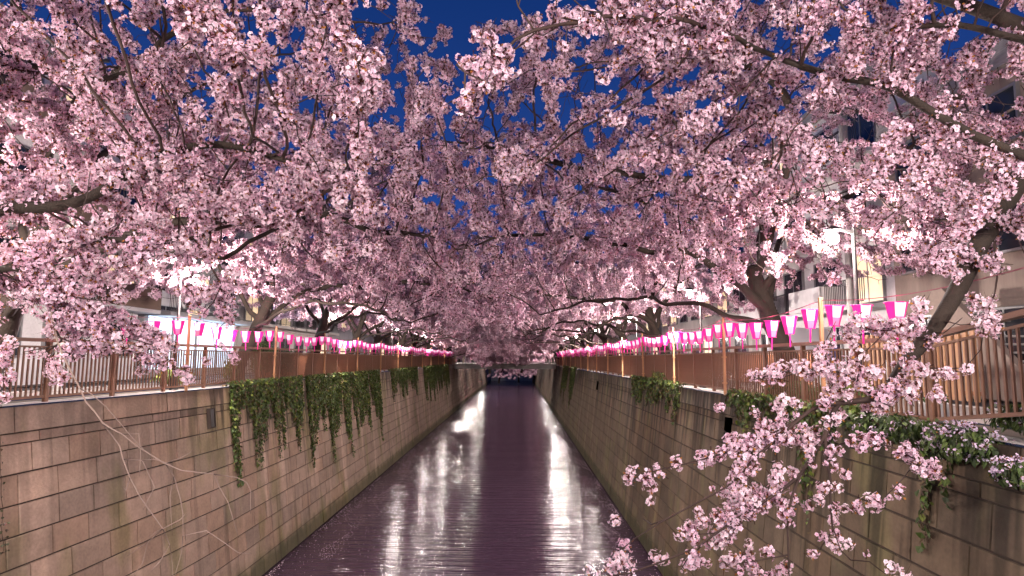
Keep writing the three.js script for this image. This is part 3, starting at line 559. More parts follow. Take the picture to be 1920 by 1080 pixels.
{ // right, nearest: heavy dark limb dropping in front of the railing, and the spray before the wall
  const rng = rngOf(2001), x = 8.2, z = 6.2, W = toWorld(1, x, z), wl = (L) => ({ ...L, pts: L.pts.map(W) });
  const spray = [[1350, 765, 10], [1405, 777, 12], [1475, 760, 26], [1637, 757, 18], [1580, 777, 22], [1423, 803, 18], [1447, 797, 15], [1383, 822, 18], [1430, 830, 12], [1480, 813, 22], [1520, 807, 24], [1560, 797, 15], [1527, 840, 15], [1558, 843, 11], [1627, 815, 12], [1323, 862, 13], [1383, 877, 12], [1413, 883, 13], [1458, 872, 11], [1493, 890, 15], [1453, 907, 19], [1583, 900, 13], [1627, 937, 18], [1367, 933, 24], [1413, 927, 24], [1390, 925, 18], [1430, 937, 18], [1553, 917, 20], [1523, 937, 16], [1483, 937, 12], [1460, 967, 12], [1557, 973, 14], [1580, 957, 10], [1697, 850, 18], [1740, 873, 17], [1763, 887, 11], [1567, 1030, 16], [1523, 1040, 12], [1600, 1023, 10], [1353, 1013, 20], [1328, 1016, 12], [1397, 1017, 10], [1403, 1037, 10], [1293, 1053, 18], [1333, 1060, 11], [1370, 1053, 19], [1407, 1070, 18], [1467, 1063, 14], [1300, 973, 21], [1330, 970, 17], [1287, 1003, 16], [1663, 1070, 11], [1700, 1070, 12], [1190, 888, 14], [1222, 912, 12], [1215, 945, 10], [1155, 973, 8], [1175, 1048, 22], [1150, 1060, 14], [1230, 1045, 15], [1095, 1070, 10], [1268, 862, 9],
    [1425, 705, 16], [1460, 690, 20], [1500, 685, 20], [1545, 668, 18], [1530, 705, 22], [1570, 700, 20], [1600, 690, 24], [1640, 690, 18], [1590, 735, 20], [1560, 730, 18], [1620, 720, 14], [1720, 692, 16], [1750, 694, 15], [1780, 692, 14], [1805, 690, 10], [1700, 720, 22], [1710, 745, 14], [1760, 735, 14], [1690, 655, 20], [1665, 640, 18], [1700, 600, 18], [1730, 580, 14], [1600, 610, 20], [1640, 600, 16], [1590, 640, 16], [1610, 660, 10], [1850, 610, 26], [1840, 570, 24], [1860, 590, 22]];
  const attr = scatterPx(rng, spray, 6.6, 0.7, 1.0).map(v => Object.assign(v, { low: true })), more = scatterPx(rng, spray, 6.6, 0.45, 0.85);
  const upper = []; for (let i = 0; i < 520; i++) { const a = 1180 + 780 * rng(), b = 60 + 500 * rng(); if (b > 360 + 0.22 * (a - 1180)) continue; upper.push(P(a, b, 6.2 + 3.2 * rng())); }
  nearTree({ s: 1, x, z, seed: 2001, label: 'cherry tree out of frame at right, dropping a heavy dark limb before the right railing', n: 2700, nSpots: 27000,
    limbs: [wl(trunkLimbs(1, 1.2)[0]),
      { pts: [V(7.6, 3.0, -6.6), ...px([[2010, 190], [1935, 300], [1880, 385], [1830, 470]], 8.3, 7.5)], r0: 0.15, r1: 0.11, wob: 0.04 },
      { pts: px([[1830, 470], [1785, 560], [1742, 630], [1700, 680], [1665, 730], [1640, 748]], 7.5, 6.6), r0: 0.11, r1: 0.045, wob: 0.04, low: true },
      { pts: [V(7.5, 3.4, -6.6), ...px([[1990, 330], [1920, 295], [1820, 250], [1740, 205], [1660, 160], [1560, 140], [1440, 100]], 6.0, 7.0)], r0: 0.07, r1: 0.012, wob: 0.05 },
      { pts: [V(7.5, 3.6, -6.6), ...px([[2000, 90], [1900, 70], [1780, 50], [1640, 60]], 6.0, 7.2)], r0: 0.06, r1: 0.012, wob: 0.05 },
      { pts: [V(7.5, 3.5, -6.6), V(6.4, 5.2, -7.8), ...px([[1560, -60], [1420, -40], [1300, 20], [1345, 75], [1400, 120], [1440, 190], [1460, 230], [1465, 290]], 8.0, 7.6)], r0: 0.09, r1: 0.02, wob: 0.04 },
      { pts: px([[1640, 748], [1620, 722], [1590, 705], [1550, 690], [1480, 695], [1420, 710]], 6.6, 6.5), r0: 0.028, r1: 0.006, wob: 0.03, low: true },
      { pts: px([[1640, 748], [1580, 755], [1530, 765], [1493, 792], [1447, 830], [1410, 860], [1377, 900], [1290, 950], [1190, 1010]], 6.6, 6.2), r0: 0.028, r1: 0.005, wob: 0.03, low: true },
      { pts: px([[1493, 792], [1393, 837], [1313, 863], [1200, 890]], 6.5, 6.3), r0: 0.014, r1: 0.004, wob: 0.02, low: true },
      { pts: px([[1580, 755], [1552, 790], [1547, 853], [1557, 907], [1557, 967], [1575, 1030]], 6.6, 6.4), r0: 0.022, r1: 0.005, wob: 0.02, low: true },
      { pts: px([[1552, 800], [1500, 890], [1450, 925], [1403, 953], [1340, 1000], [1300, 1030], [1180, 1075]], 6.6, 6.1), r0: 0.02, r1: 0.008, wob: 0.03, low: true },
      { pts: px([[1500, 890], [1480, 950], [1477, 1010], [1480, 1090]], 6.5, 6.3), r0: 0.016, r1: 0.007, wob: 0.02, low: true },
      { pts: px([[1550, 840], [1590, 829], [1640, 828], [1697, 848], [1765, 890]], 6.5, 6.5), r0: 0.008, r1: 0.003, wob: 0.02, low: true },
      { pts: px([[1742, 630], [1690, 625], [1640, 612], [1590, 618]], 7.2, 7.0), r0: 0.018, r1: 0.005, wob: 0.02, low: true },
      { pts: px([[1700, 680], [1740, 692], [1810, 690]], 7.0, 6.9), r0: 0.012, r1: 0.004, wob: 0.02, low: true },
      { pts: px([[1860, 430], [1870, 520], [1850, 600]], 7.8, 7.4), r0: 0.02, r1: 0.005, wob: 0.02, low: true }],
    crownOpt: { u0: -3, u1: 9, rv: 6, top: 10.5, under: 4.0, edge: 3.2, sag: 0.1, gap: -0.1 }, extra: attr.concat(upper), addSpots: more, size: [0.6, 1.15], big: true });
}
{
  const limbs = worldLimbs(1, 6.9, 16.4, trunkLimbs(0.9, 1.15)); 
  limbs.push({ pts: [V(6.3, 3.2, -16.2), ...px([[1420, 345], [1320, 338], [1200, 328], [1100, 318], [1000, 297], [910, 275], [820, 262]], 14.5, 12.5)], r0: 0.14, r1: 0.012, wob: 0.06 });
  limbs.push({ pts: [V(6.3, 3.4, -16.2), ...px([[1440, 300], [1380, 278], [1310, 250], [1230, 215]], 14, 12)], r0: 0.13, r1: 0.02, wob: 0.06 });
  limbs.push({ pts: [V(6.3, 3.6, -16.2), ...px([[1480, 200], [1390, 110], [1300, 62], [1210, 110]], 13, 11)], r0: 0.12, r1: 0.02, wob: 0.06 });
  const rng = rngOf(2101), across = []; for (let i = 0; i < 560; i++) { const p = P(1240 + 680 * rng(), 330 + 220 * rng(), 10.5 + 4.5 * rng()); if ((p.y > 2.9 && p.x < 9.5) || (p.x < 5.4 && p.y > 2.0)) across.push(p); } for (let i = 0; i < 260; i++) { const t = rng(), a = lerp(1350, 790, t); across.push(P(a + (rng() - 0.5) * 40, lerp(335, 268, t) + (rng() - 0.6) * 90 * (1 - 0.3 * t), lerp(14, 12.2, t) + (rng() - 0.5) * 1.6)); }
  nearTree({ s: 1, x: 6.9, z: 16.4, seed: 2103, label: 'cherry tree with a thick brown trunk behind the right lanterns, one long bough over water', n: 3600, nSpots: 38000, limbs, extra: across.concat(roof(rngOf(32), 380, -0.09, 0.1)),
    crownOpt: { u0: -4.5, u1: 9, rv: 6, top: 10.5, under: 3.6, edge: 2.9, sag: 0.12, gap: -0.1 } });
}
{
  const limbs = worldLimbs(1, 6.9, 29.5, trunkLimbs(1, 1.1));
  limbs.push({ pts: [V(6.5, 1.4, -29.4), ...px([[1205, 615], [1180, 598], [1155, 598], [1110, 620], [1060, 640], [1000, 643]], 29, 27)], r0: 0.1, r1: 0.02, wob: 0.08 });
  nearTree({ s: 1, x: 6.9, z: 29.5, seed: 2205, label: 'dark forked cherry tree behind the right railing with a low arching limb over the water', n: 3400, nSpots: 27000, limbs,
    crownOpt: { u0: -4.5, u1: 10.5, rv: 6, top: 10, under: 3.2, edge: 2.6, sag: 0.12, gap: -0.1 }, puffs: puffMid });
}

// ------------------------------------------------------------------ ivy and shrubs
function leafGeo(L, W) { const p = [V(0, 0, 0), V(-W, L * 0.35, 0.2 * W), V(-W * 0.5, L * 0.75, 0), V(0, L, -0.3 * W), V(W * 0.5, L * 0.75, 0), V(W, L * 0.35, 0.2 * W)], o = { p: [], c: [] }; for (let i = 1; i < 5; i++) { o.p.push(p[0], p[i], p[i + 1]); for (let k = 0; k < 3; k++) o.c.push([1, 1, 1]); } return toGeo(o); }
const ivyLeaf = leafGeo(0.085, 0.045), shrubLeaf = leafGeo(0.075, 0.022);
function foliage(name, spots, geo, tones, parent, seed, size = [0.5, 1.6]) {
  const rng = rngOf(seed), im = new THREE.InstancedMesh(geo, M.leaf, spots.length), m = new THREE.Matrix4(), c = new THREE.Color();
  spots.forEach(([v, n], i) => {
    const d = n.clone().add(sphereDir(rng).multiplyScalar(0.8)).normalize(), up = V(rng() - 0.5, -0.9, rng() - 0.5).normalize(); const a = V().crossVectors(up, d).normalize(), b = V().crossVectors(d, a); const sc = lerp(size[0], size[1], rng());
    m.makeBasis(a.multiplyScalar(sc), b.multiplyScalar(sc), d.multiplyScalar(sc)).setPosition(v); im.setMatrixAt(i, m);
    const t = tones[Math.floor(rng() * tones.length)], k = 0.6 + 0.8 * rng(); c.setRGB(t[0] * k, t[1] * k, t[2] * k); im.setColorAt(i, c);
  });
  im.name = name; im.castShadow = im.receiveShadow = true; im.userData.kind = 'stuff'; parent.add(im); return im;
}
const IVY = [[0.10, 0.16, 0.022], [0.07, 0.12, 0.02], [0.17, 0.21, 0.03], [0.05, 0.08, 0.018], [0.06, 0.09, 0.018], [0.13, 0.085, 0.035]], BUSH = [[0.06, 0.10, 0.02], [0.10, 0.15, 0.03], [0.035, 0.06, 0.015]], YELLOW = [[0.22, 0.24, 0.04], [0.12, 0.17, 0.03], [0.07, 0.11, 0.02]];
function ivy(face, z0, z1, len, dens, label, seed, cut = 0) {
  const rng = rngOf(seed), o = thing('hanging_ivy', label, 'ivy', [0, 0, 0], null), spots = [], stems = [];
  const nS = Math.round((z1 - z0) * 10);
  for (let i = 0; i < nS; i++) {
    const z = lerp(z0, z1, rng()), curtain = 0.35 + 0.65 * smooth(-0.25, 0.3, N3(z * 1.05, seed, 1)), gap = N3(z * 1.9, seed, 7); if (gap < -0.22 + cut) continue;
    const L = len * curtain * (0.35 + 0.75 * rng()), pts = []; let w = z;
    for (let t = -0.1; t < L; t += 0.06) { w += (rng() - 0.5) * 0.03; const n = Math.max(1, Math.round(dens * (1 - 0.6 * t / L))); for (let k = 0; k < n; k++) if (rng() < 0.8) { const p = face(w + (rng() - 0.5) * 0.14, t, 0.03 + 0.09 * rng()); if (t < 0.05) p.y += 0.1 * rng(); spots.push([p, face(0, 0, 1).sub(face(0, 0, 0))]); } if (Math.round(t * 100) % 24 < 6) pts.push(face(w, Math.max(t, 0.02), 0.03)); }
    if (pts.length > 2) stems.push(new THREE.TubeGeometry(new THREE.CatmullRomCurve3(pts), pts.length * 2, 0.006, 3));
  }
  // tuft on the coping
  for (let i = 0; i < (z1 - z0) * 60; i++) { const z = lerp(z0, z1, rng()); const p = face(z, 0, 0); p.y = 0.03 + 0.22 * rng() * (0.5 + 0.5 * N3(z * 2, 3, seed)); p.x += (rng() - 0.5) * 0.4; spots.push([p, V(0, 1, 0)]); }
  foliage('leaf', spots, ivyLeaf, IVY, o, seed + 1);
  const sm = mesh('stem', stems, std({ color: rgb(0.06, 0.04, 0.02), roughness: 1 }), o);
  return o;
}
ivy(faceL, 20.3, 27.2, 3.1, 7, 'ragged curtain of green ivy hanging down the left wall nearest the camera', 61, -0.12);
ivy(faceL, 27.6, 42, 4.2, 8, 'thickest and longest curtain of dark ivy on the left wall', 63, -0.2);
ivy(faceL, 46, 58, 2.4, 6, 'thin ivy below the orange hoarding on the left wall', 65, -0.1);
ivy(faceL, 62, 84, 3.4, 7, 'farthest broad ivy curtain on the left wall before the bridge', 67, -0.2);
ivy(faceR, 61, 66, 4.2, 5, 'tall narrow strip of ivy farthest along the right wall', 69, -0.5);
ivy(faceR, 70, 77, 3.8, 5, 'dark ivy strip just before the far bridge on the right wall', 71, -0.5);
ivy(faceR, 22, 31, 1.2, 5, 'short ivy tuft spilling over the right coping beside the dark forked tree', 73, -0.1);
ivy(faceR, 10.6, 17, 0.7, 5, 'low ivy trailing along the right coping behind the blossom spray', 75, -0.1);
ivy(faceR, 12.1, 12.8, 3.2, 3, 'single ivy strand down the right wall behind the blossom spray', 79, -0.6);
ivy(faceR, 8.3, 8.8, 2.2, 3, 'dark ivy strand low on the near right wall', 80, -0.6);
{ const o = thing('hanging_vine', 'thin dangling vine with few leaves on the near left wall', 'vine', [0, 0, 0]), rng = rngOf(81), pts = [], sp = []; for (let t = 0.5; t < 2.6; t += 0.12) { const p = faceL(11.75 + 0.04 * N3(t * 3, 0, 0), t, 0.03); pts.push(p); if (t > 0.6) for (let k = 0; k < (t > 2 ? 7 : 1); k++) sp.push([faceL(11.75 + (rng() - 0.5) * (t > 2 ? 0.22 : 0.06), t, 0.05), V(1, 0.3, 0)]); } mesh('stem', new THREE.TubeGeometry(new THREE.CatmullRomCurve3(pts), 30, 0.006, 4), std({ color: rgb(0.05, 0.03, 0.02) }), o); foliage('leaf', sp, ivyLeaf, [[0.05, 0.05, 0.015], [0.06, 0.03, 0.015]], o, 82, [0.4, 0.7]); }
function shrub(x, z, rx, ry, rz, y, tones, label, seed, n = 900, flowers = 0) {
  const rng = rngOf(seed), o = thing('shrub', label, 'shrub', [x, y, -z], null), sp = [], st = [], fl = [];
  for (let i = 0; i < n; i++) { const d = sphereDir(rng), k = Math.pow(rng(), 0.35) * (0.8 + 0.5 * N3(d.x * 2 + seed, d.y * 2, d.z * 2)); if (d.y * k < -0.55) continue; const v = V(d.x * rx * k, ry * (0.85 + d.y * k), d.z * rz * k); sp.push([v, d]); if (flowers && rng() < flowers) fl.push([v.clone().addScaledVector(d, 0.03), 0.55 + 0.3 * rng()]); }
  for (let i = 0; i < 9; i++) { const d = sphereDir(rng); st.push(new THREE.TubeGeometry(new THREE.CatmullRomCurve3([V(d.x * 0.1, 0, d.z * 0.1), V(d.x * rx * 0.4, ry * 0.7, d.z * rz * 0.4), V(d.x * rx * 0.8, ry * 1.3, d.z * rz * 0.8)]), 6, 0.012, 4)); }
  mesh('stem', st, std({ color: rgb(0.07, 0.045, 0.03), roughness: 1 }), o);
  foliage('leaf', sp, shrubLeaf, tones, o, seed + 3, [0.8, 1.7]);
  if (fl.length) bloom('flower', puffNear[1], fl, o, seed + 5, [0.95, 1.1, 1.15]);
}
shrub(-10.50, 19.6, 0.5, 0.42, 0.9, 0, YELLOW, 'yellow green bush behind the left railing below the lit trunk', 91);
shrub(-10.30, 23.2, 0.35, 0.6, 0.4, 0, YELLOW, 'bright climbing leaves round the foot of the pale left trunk', 92, 700);
shrub(-10.90, 27.5, 0.6, 1.05, 1.3, 0, BUSH, 'tall dark green bush behind the left lanterns', 93, 2200);
shrub(-10.90, 30.0, 0.6, 0.9, 1.2, 0, BUSH, 'dark green bush on the far side of the tall one behind the left lanterns', 94, 1800);
shrub(-10.05, 39, 0.4, 0.35, 1.4, 0, YELLOW, 'low yellow green bush at the foot of the left railing before the hoarding', 95);
shrub(-10.05, 56, 0.4, 0.4, 1.6, 0, YELLOW, 'low yellow green bush at the far end of the left railing', 96);
shrub(5.95, 26.5, 0.45, 0.32, 1.6, 0.0, YELLOW, 'pale green bush on the right coping beside the forked tree', 97);
shrub(6.15, 14.5, 0.4, 0.3, 1.6, 0, BUSH, 'dark leafy bush inside the right railing beside the second lantern pole', 98, 1500);
shrub(6.05, 11.6, 0.45, 0.34, 1.3, 0, YELLOW, 'yellow green bush inside the right railing behind the blossom spray', 99, 1500);
shrub(5.55, 9.7, 0.32, 0.26, 1.1, -0.28, BUSH, 'leafy bush spilling over the right coping below the heavy limb', 100, 1700, 0.05);
shrub(5.50, 8.2, 0.34, 0.30, 0.8, -0.35, BUSH, 'white flowered bush hanging over the near right wall', 101, 1900, 0.16);
shrub(6.15, 7.4, 0.4, 0.3, 1.2, 0.0, BUSH, 'dark bush at the foot of the near right railing by the picture edge', 102, 1600, 0.03);
shrub(5.45, 7.25, 0.2, 0.16, 0.3, -0.42, BUSH, 'small sprig of white flowers on the near right coping', 103, 400, 0.2);

// ------------------------------------------------------------------ buildings
function facade(s, x, z0, z1, h, mat, label, opt = {}) {
  // s: side of the canal; the street front lies at x and looks towards the canal
  const o = thing('building', label, 'building', [x, 0, -(z0 + z1) / 2]), L = z1 - z0, D = opt.depth ?? 10, rng = rngOf(opt.seed ?? 1);
  const wall = box(D, h + 0.3, L, s * D / 2, h / 2 - 0.15, 0); { const u = wall.attributes.uv; for (let i = 0; i < u.count; i++) u.setXY(i, u.getX(i) * L, u.getY(i) * h); }
  mesh('wall', wall, mat, o);
  const rf = mesh('roof', [box(D + 0.5, 0.22, L + 0.4, s * D / 2, h + 0.11, 0), box(0.2, 0.5, L + 0.4, -s * 0.12, h + 0.46, 0)], opt.roofMat ?? M.concrete, o);
  const st = opt.storeys ?? Math.round(h / 2.9), H = h / st, bays = opt.bays ?? Math.round(L / 3.2), bw = L / bays;
  for (let f = opt.from ?? 0; f < st; f++) for (let b = 0; b < bays; b++) {
    const zc = -L / 2 + (b + 0.5) * bw, y0 = f * H, door = f > 0 && opt.balcony, w = Math.min(bw * 0.62, 2.0), wh = door ? 2.0 : 1.35, yb = y0 + (door ? 0.25 : 0.95);
    const lit = rng() < (opt.lit ?? 0.2), win = mesh('window', [box(0.12, 0.07, w + 0.14, 0, wh + 0.03, 0), box(0.12, 0.07, w + 0.14, 0, -0.03, 0), box(0.12, wh - 0.01, 0.07, 0, wh / 2, w / 2 + 0.035), box(0.12, wh - 0.01, 0.07, 0, wh / 2, -w / 2 - 0.035), box(0.08, wh - 0.01, 0.05, 0, wh / 2, 0)], M.frame, o);
    win.position.set(-s * 0.05, yb, zc);
    mesh('pane', box(0.03, wh, w, 0.0, wh / 2, 0), lit ? M.window_lit : M.glassDark, win);
  }
  if (opt.balcony) for (let f = 1; f < st; f++) for (let b = 0; b < bays; b++) {
    const zc = -L / 2 + (b + 0.5) * bw, y = f * H, w = bw - 0.35, out = 1.1;
    const slab = mesh('balcony', [box(out, 0.16, w, -s * (out / 2 + 0.01), 0, 0)], mat, o); slab.position.set(0, y, zc);
    if (opt.solid && (b + f) % 2) mesh('parapet', [box(0.1, 0.95, w, -s * (out - 0.04), 0.57, 0), box(out - 0.1, 0.95, 0.1, -s * out / 2, 0.57, w / 2 - 0.05), box(out - 0.1, 0.95, 0.1, -s * out / 2, 0.57, -w / 2 + 0.05)], opt.panelMat ?? mat, slab);
    else { const g = [box(0.05, 0.05, w, -s * (out - 0.04), 1.05, 0), box(0.04, 0.04, w - 0.1, -s * (out - 0.04), 0.18, 0)]; for (let k = 0; k <= Math.floor(w / 0.14); k++) g.push(box(0.022, 0.84, 0.022, -s * (out - 0.04), 0.615, -w / 2 + 0.05 + k * 0.14)); mesh('balustrade', g, opt.railMat ?? M.steelDark, slab); }
  }
  return o;
}
const cream = plaster(0.55, 0.5, 0.47, 3), grey = plaster(0.3, 0.29, 0.3, 5), brown = plaster(0.22, 0.15, 0.11, 7), white = plaster(0.66, 0.63, 0.63, 9), beige = plaster(0.26, 0.20, 0.165, 11);
facade(-1, -17.5, -6, 15.5, 9.2, cream, 'cream three storey building with dark barred balconies at the left edge', { balcony: true, seed: 4, roofMat: M.steelDark });
facade(-1, -17, 16, 28.5, 11.6, white, 'white apartment building with barred balconies behind the left lanterns', { balcony: true, seed: 5, bays: 4, solid: true, panelMat: brown, from: 0 });
const shop = facade(-1, -17, 29, 38.5, 11.6, grey, 'grey building with a bright bluish white shop front at street level', { seed: 6, from: 1, bays: 3, balcony: true });
{ // shop front
  for (let k = 0; k < 4; k++) { const f = mesh('shop_window', [box(0.14, 3.0, 0.1, 0, 1.5, -1.05), box(0.14, 0.1, 2.2, 0, 3.05, 0), box(0.14, 0.35, 2.2, 0, 0.17, 0)], M.frame, shop); f.position.set(0.08, 0, -3.4 + k * 2.3); mesh('pane', box(0.04, 2.65, 1.98, 0, 1.68, 0.05), M.shop_lit, f); }
  mesh('sign_board', rbox(0.25, 0.7, 9.2, 0.03, 0.15, 3.7, 0), M.whitePaint, shop);
  const l = new THREE.RectAreaLight(rgb(0.6, 0.8, 1), 5, 9, 2.7); l.position.set(-16.7, 1.7, -33.7); l.lookAt(0, 1.7, -33.7); l.name = 'shop_light'; scene.add(l);
}
facade(-1, -17.2, 39.5, 58, 9.0, cream, 'pale low block beyond the bright shop on the left bank', { seed: 8, balcony: true });
facade(-1, -17.4, 59, 84, 11.8, grey, 'grey block far along the left bank', { seed: 9, lit: 0.35 });
facade(-1, -17.2, 85, 120, 9.0, brown, 'brown block beside the far bridge on the left bank', { seed: 10, lit: 0.35 });
facade(1, 14.0, -4, 11.5, 11.6, grey, 'tall grey block at the right edge of the picture', { seed: 12, balcony: true, lit: 0.0 });
facade(1, 13.0, 12.2, 22, 8.7, beige, 'beige house behind the nearest right lanterns', { seed: 13, lit: 0, bays: 3 });
facade(1, 13.5, 22.8, 36, 11.6, white, 'white block behind the forked tree on the right bank', { seed: 14, lit: 0.04, balcony: true, solid: true });
facade(1, 13.5, 37, 60, 9.0, cream, 'pale block in the middle of the right bank', { seed: 15, lit: 0.35 });
facade(1, 13.5, 61, 90, 11.6, grey, 'grey block far along the right bank', { seed: 16, lit: 0.35 });
facade(1, 13.5, 91, 125, 9.0, brown, 'brown block beside the far bridge on the right bank', { seed: 17, lit: 0.3 });
facade(-1, 0.5, 214, 226, 14, grey, 'dim block closing the far end of the canal on the left', { seed: 18, lit: 0.3, depth: 40 });
facade(1, 0.6, 213.5, 225.5, 12, brown, 'dim block closing the far end of the canal on the right', { seed: 19, lit: 0.3, depth: 40 });

// street furniture behind the railings
const orange = std({ map: tex(256, 256, (u, v) => { const n = 1 + 0.3 * tileNoise(u, v, 20, 4, 4) + 0.25 * tileNoise(u, v, 90, 20, 9); return [0.42 * n, 0.15 * n, 0.07 * n]; }, true), roughness: 0.75 });
function hoarding(s, x, z0, z1, h, label) {
  const o = thing('board_fence', label, 'fence', [0, 0, 0]); const rng = rngOf(z0 * 7);
  for (let z = z0, k = 0; z < z1; z += 0.6, k++) { const m = mesh('board', box(0.04, h - 0.1, 0.575), orange, o); m.position.set(x + (rng() - 0.5) * 0.012, h / 2 + 0.02, -z - 0.3); }
  for (let z = z0; z <= z1; z += 3) { const m = mesh('post', box(0.07, h + 0.06, 0.07), M.fence, o); m.position.set(x + s * 0.07, h / 2, -z); }
  mesh('cap_rail', bar(V(x, h + 0.01, -z0), V(x, h + 0.01, -z1), 0.09, 0.04), M.fence, o);
}
hoarding(-1, -10.9, 27, 52, 1.05, 'low orange wooden board fence behind the left railing');
hoarding(-1, -10.9, 53, 92, 1.05, 'far orange board fence behind the end of the left railing');
hoarding(1, 8.9, 19.5, 60, 1.15, 'low orange board fence behind the right railing');
{ // slatted timber screen of the beige house
  const o = thing('slatted_screen', 'warm brown timber slat screen behind the near right railing', 'screen', [0, 0, 0]), wood = std({ color: rgb(0.36, 0.19, 0.09), roughness: 0.7 });
  for (let z = 13.6; z < 18.6; z += 0.24) { const m = mesh('slat', rbox(0.05, 1.55, 0.13, 0.008), wood, o); m.position.set(9.6, 0.85, -z); }
  for (const y of [0.25, 1.45]) mesh('cross_rail', bar(V(9.66, y, -13.5), V(9.66, y, -18.7), 0.05, 0.09), M.fence, o);
}
// white wire hoops round the planting on the right bank
for (let k = 0; k < 6; k++) {
  const z = 15.2 + k * 2.1, o = thing('hoop_fence', `white wire hoop edging the bed behind the right railing, ${nth[k]} from the camera`, 'garden hoop', [6.95, 0, -z], 'white garden hoops behind the right railing');
  for (let i = 0; i < 4; i++) mesh('hoop', new THREE.TorusGeometry(0.42 - i * 0.1, 0.011, 5, 20, Math.PI).rotateY(Math.PI / 2 + 0.5).translate(0, 0.12, 0), M.whitePaint, o);
  mesh('stake', [-0.42, -0.22, 0, 0.22, 0.42].map(d => box(0.016, d === 0 ? 0.62 : Math.abs(d) < 0.3 ? 0.5 : 0.3, 0.016, d * Math.sin(0.5), (d === 0 ? 0.62 : Math.abs(d) < 0.3 ? 0.5 : 0.3) / 2 - 0.08, d * Math.cos(0.5))), M.whitePaint, o);
}
{ // white hoarding with a blue sweep, and the little things beside it
  const o = thing('sign_panel', 'white advertising panel with a blue sweep behind the right lanterns', 'sign', [10.4, 0, -23.5], null, 0.35);
  const face = tex(512, 256, (u, v) => { const a = v - 0.05 - 0.55 * u * u, blue = a < 0 && a > -0.28; return blue ? [0.12, 0.2, 0.55] : [0.82, 0.8, 0.84]; }, true);
  mesh('panel', new THREE.BoxGeometry(3.2, 1.5, 0.05).translate(0, 1.35, 0), std({ map: face, roughness: 0.5 }), o); for (const d of [-1.5, 1.5]) mesh('post', box(0.08, 2.2, 0.08, d, 1.0, -0.08), M.frame, o);
}
{ const o = thing('flower_pot', 'white rounded flower pot inside the near right railing', 'flower pot', [6.35, 0, -9.9]); mesh('pot', new THREE.LatheGeometry([[0, 0], [0.13, 0], [0.17, 0.08], [0.2, 0.26], [0.215, 0.3], [0.19, 0.3], [0.17, 0.25], [0, 0.25]].map(p => new THREE.Vector2(...p)), 24), M.whitePaint, o); foliage('leaf', Array.from({ length: 90 }, (_, i) => { const r = rngOf(i + 5), d = sphereDir(r); return [V(d.x * 0.15, 0.33 + Math.abs(d.y) * 0.2, d.z * 0.15), d]; }), shrubLeaf, BUSH, o, 321); }
{ // outside stair of the beige house
  const o = thing('outside_stair', 'beige sloping outside stair beside the house on the right', 'stair', [11.6, 0, -14.6]);
  const sh = new THREE.Shape([[0, 0], [3.4, 0], [3.4, 2.9], [2.9, 2.9], [0, 0.45]].map(p => new THREE.Vector2(...p))); mesh('stringer', new THREE.ExtrudeGeometry(sh, { depth: 0.18, bevelEnabled: false }).rotateY(Math.PI / 2), beige, o);
  for (let k = 0; k < 12; k++) mesh('tread', box(1.0, 0.05, 0.28, 0.7, 0.3 + k * 0.21, -0.2 - k * 0.255), M.concrete, o);
}
{ // timber post carrying nothing but wires, left and right of the lane
  for (const [x, z, lab] of [[-12.6, 17.5, 'grey utility pole beside the white apartment building'], [10.2, 19.5, 'grey utility pole between the right tree and the beige house']]) { const o = thing('utility_pole', lab, 'utility pole', [x, 0, -z]); mesh('pole', new THREE.CylinderGeometry(0.12, 0.17, 10.5, 14).translate(0, 5.2, 0), M.concrete, o); mesh('crossarm', [box(1.6, 0.09, 0.09, 0, 9.4, 0), box(1.3, 0.09, 0.09, 0, 8.7, 0)], M.steelDark, o); mesh('insulator', [-0.7, -0.25, 0.25, 0.7].map(d => new THREE.CylinderGeometry(0.04, 0.05, 0.14, 8).translate(d, 9.52, 0)), M.whitePaint, o); }
}
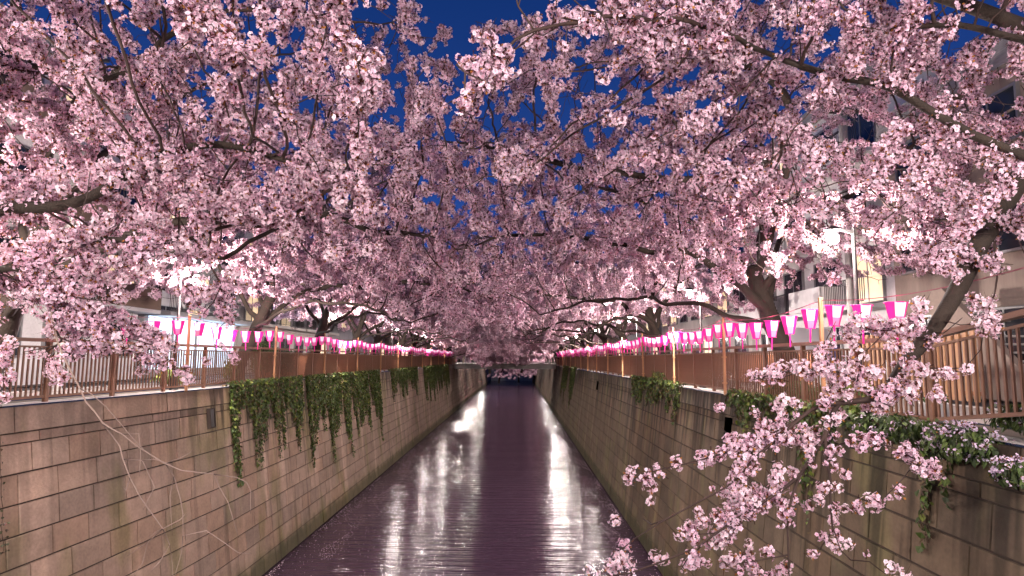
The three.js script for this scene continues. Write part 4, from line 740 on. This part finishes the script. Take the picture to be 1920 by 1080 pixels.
{ // the canal turns away behind a cross wall
  const o = thing('retaining_wall', 'dark concrete wall where the canal turns away beyond the bridge', 'wall', [-1.4, 0, -208]);
  mesh('wall', box(40, 8, 1, 0, -4.2, 0), M.concrete, o); mesh('coping', rbox(40, 0.25, 1.3, 0.03, 0, -0.07, 0), M.concrete, o);
}
{ // petals drifting along the feet of the walls
  const rng = rngOf(4242), g = new THREE.CircleGeometry(0.016, 5).rotateX(-Math.PI / 2), n = 9000, im = new THREE.InstancedMesh(g, std({ color: rgb(0.85, 0.66, 0.72), roughness: 0.9 }), n), m = new THREE.Matrix4(), q = new THREE.Quaternion(), up = V(0, 1, 0);
  for (let i = 0; i < n; i++) {
    const z = 12 + 70 * Math.pow(rng(), 1.6), side = rng() < 0.5, foot = side ? leftTop(z) + BATTER : rightTop(z) - BATTER; let x, t = 0;
    do { x = rng() < 0.75 ? foot + (side ? 1 : -1) * Math.abs(0.1 + 1.6 * Math.pow(rng(), 2)) : lerp(-8, 4.5, rng()); } while (N3(x * 0.7, z * 0.25, 3) < 0.02 && t++ < 4);
    m.compose(V(x, WATER + 0.006, -z), q.setFromAxisAngle(up, rng() * 6.28), V(1, 1, 0.7)); im.setMatrixAt(i, m);
  }
  im.name = 'fallen_petals'; tag(im, 'pale cherry petals drifting on the water along the wall feet', 'petals', null, 'stuff'); scene.add(im);
}
// ------------------------------------------------------------------ bridge in the distance
{
  const o = thing('footbridge', 'concrete bridge with a pale railing across the far end of the canal', 'bridge', [-1.4, 0, -95]);
  mesh('deck', [box(18.5, 0.35, 6, 0, 0.05, 0)], M.concrete, o); mesh('girder', [box(17, 0.4, 0.5, 0, -0.33, 2.7), box(17, 0.4, 0.5, 0, -0.33, -2.7), box(17, 0.35, 0.5, 0, -0.31, 0)], M.concrete, o);
  const g = [box(18, 0.08, 0.1, 0, 1.25, 2.8), box(18, 0.05, 0.05, 0, 0.35, 2.8)]; for (let k = 0; k <= 90; k++) g.push(box(0.03, 0.86, 0.03, -9 + k * 0.2, 0.79, 2.8)); mesh('railing', g, M.frame, o);
  for (let k = 0; k < 7; k++) { const p = mesh('railing_post', box(0.14, 1.2, 0.14, -9 + k * 3, 0.82, 2.8), M.frame, o); }
}
renderer.render(scene, camera);
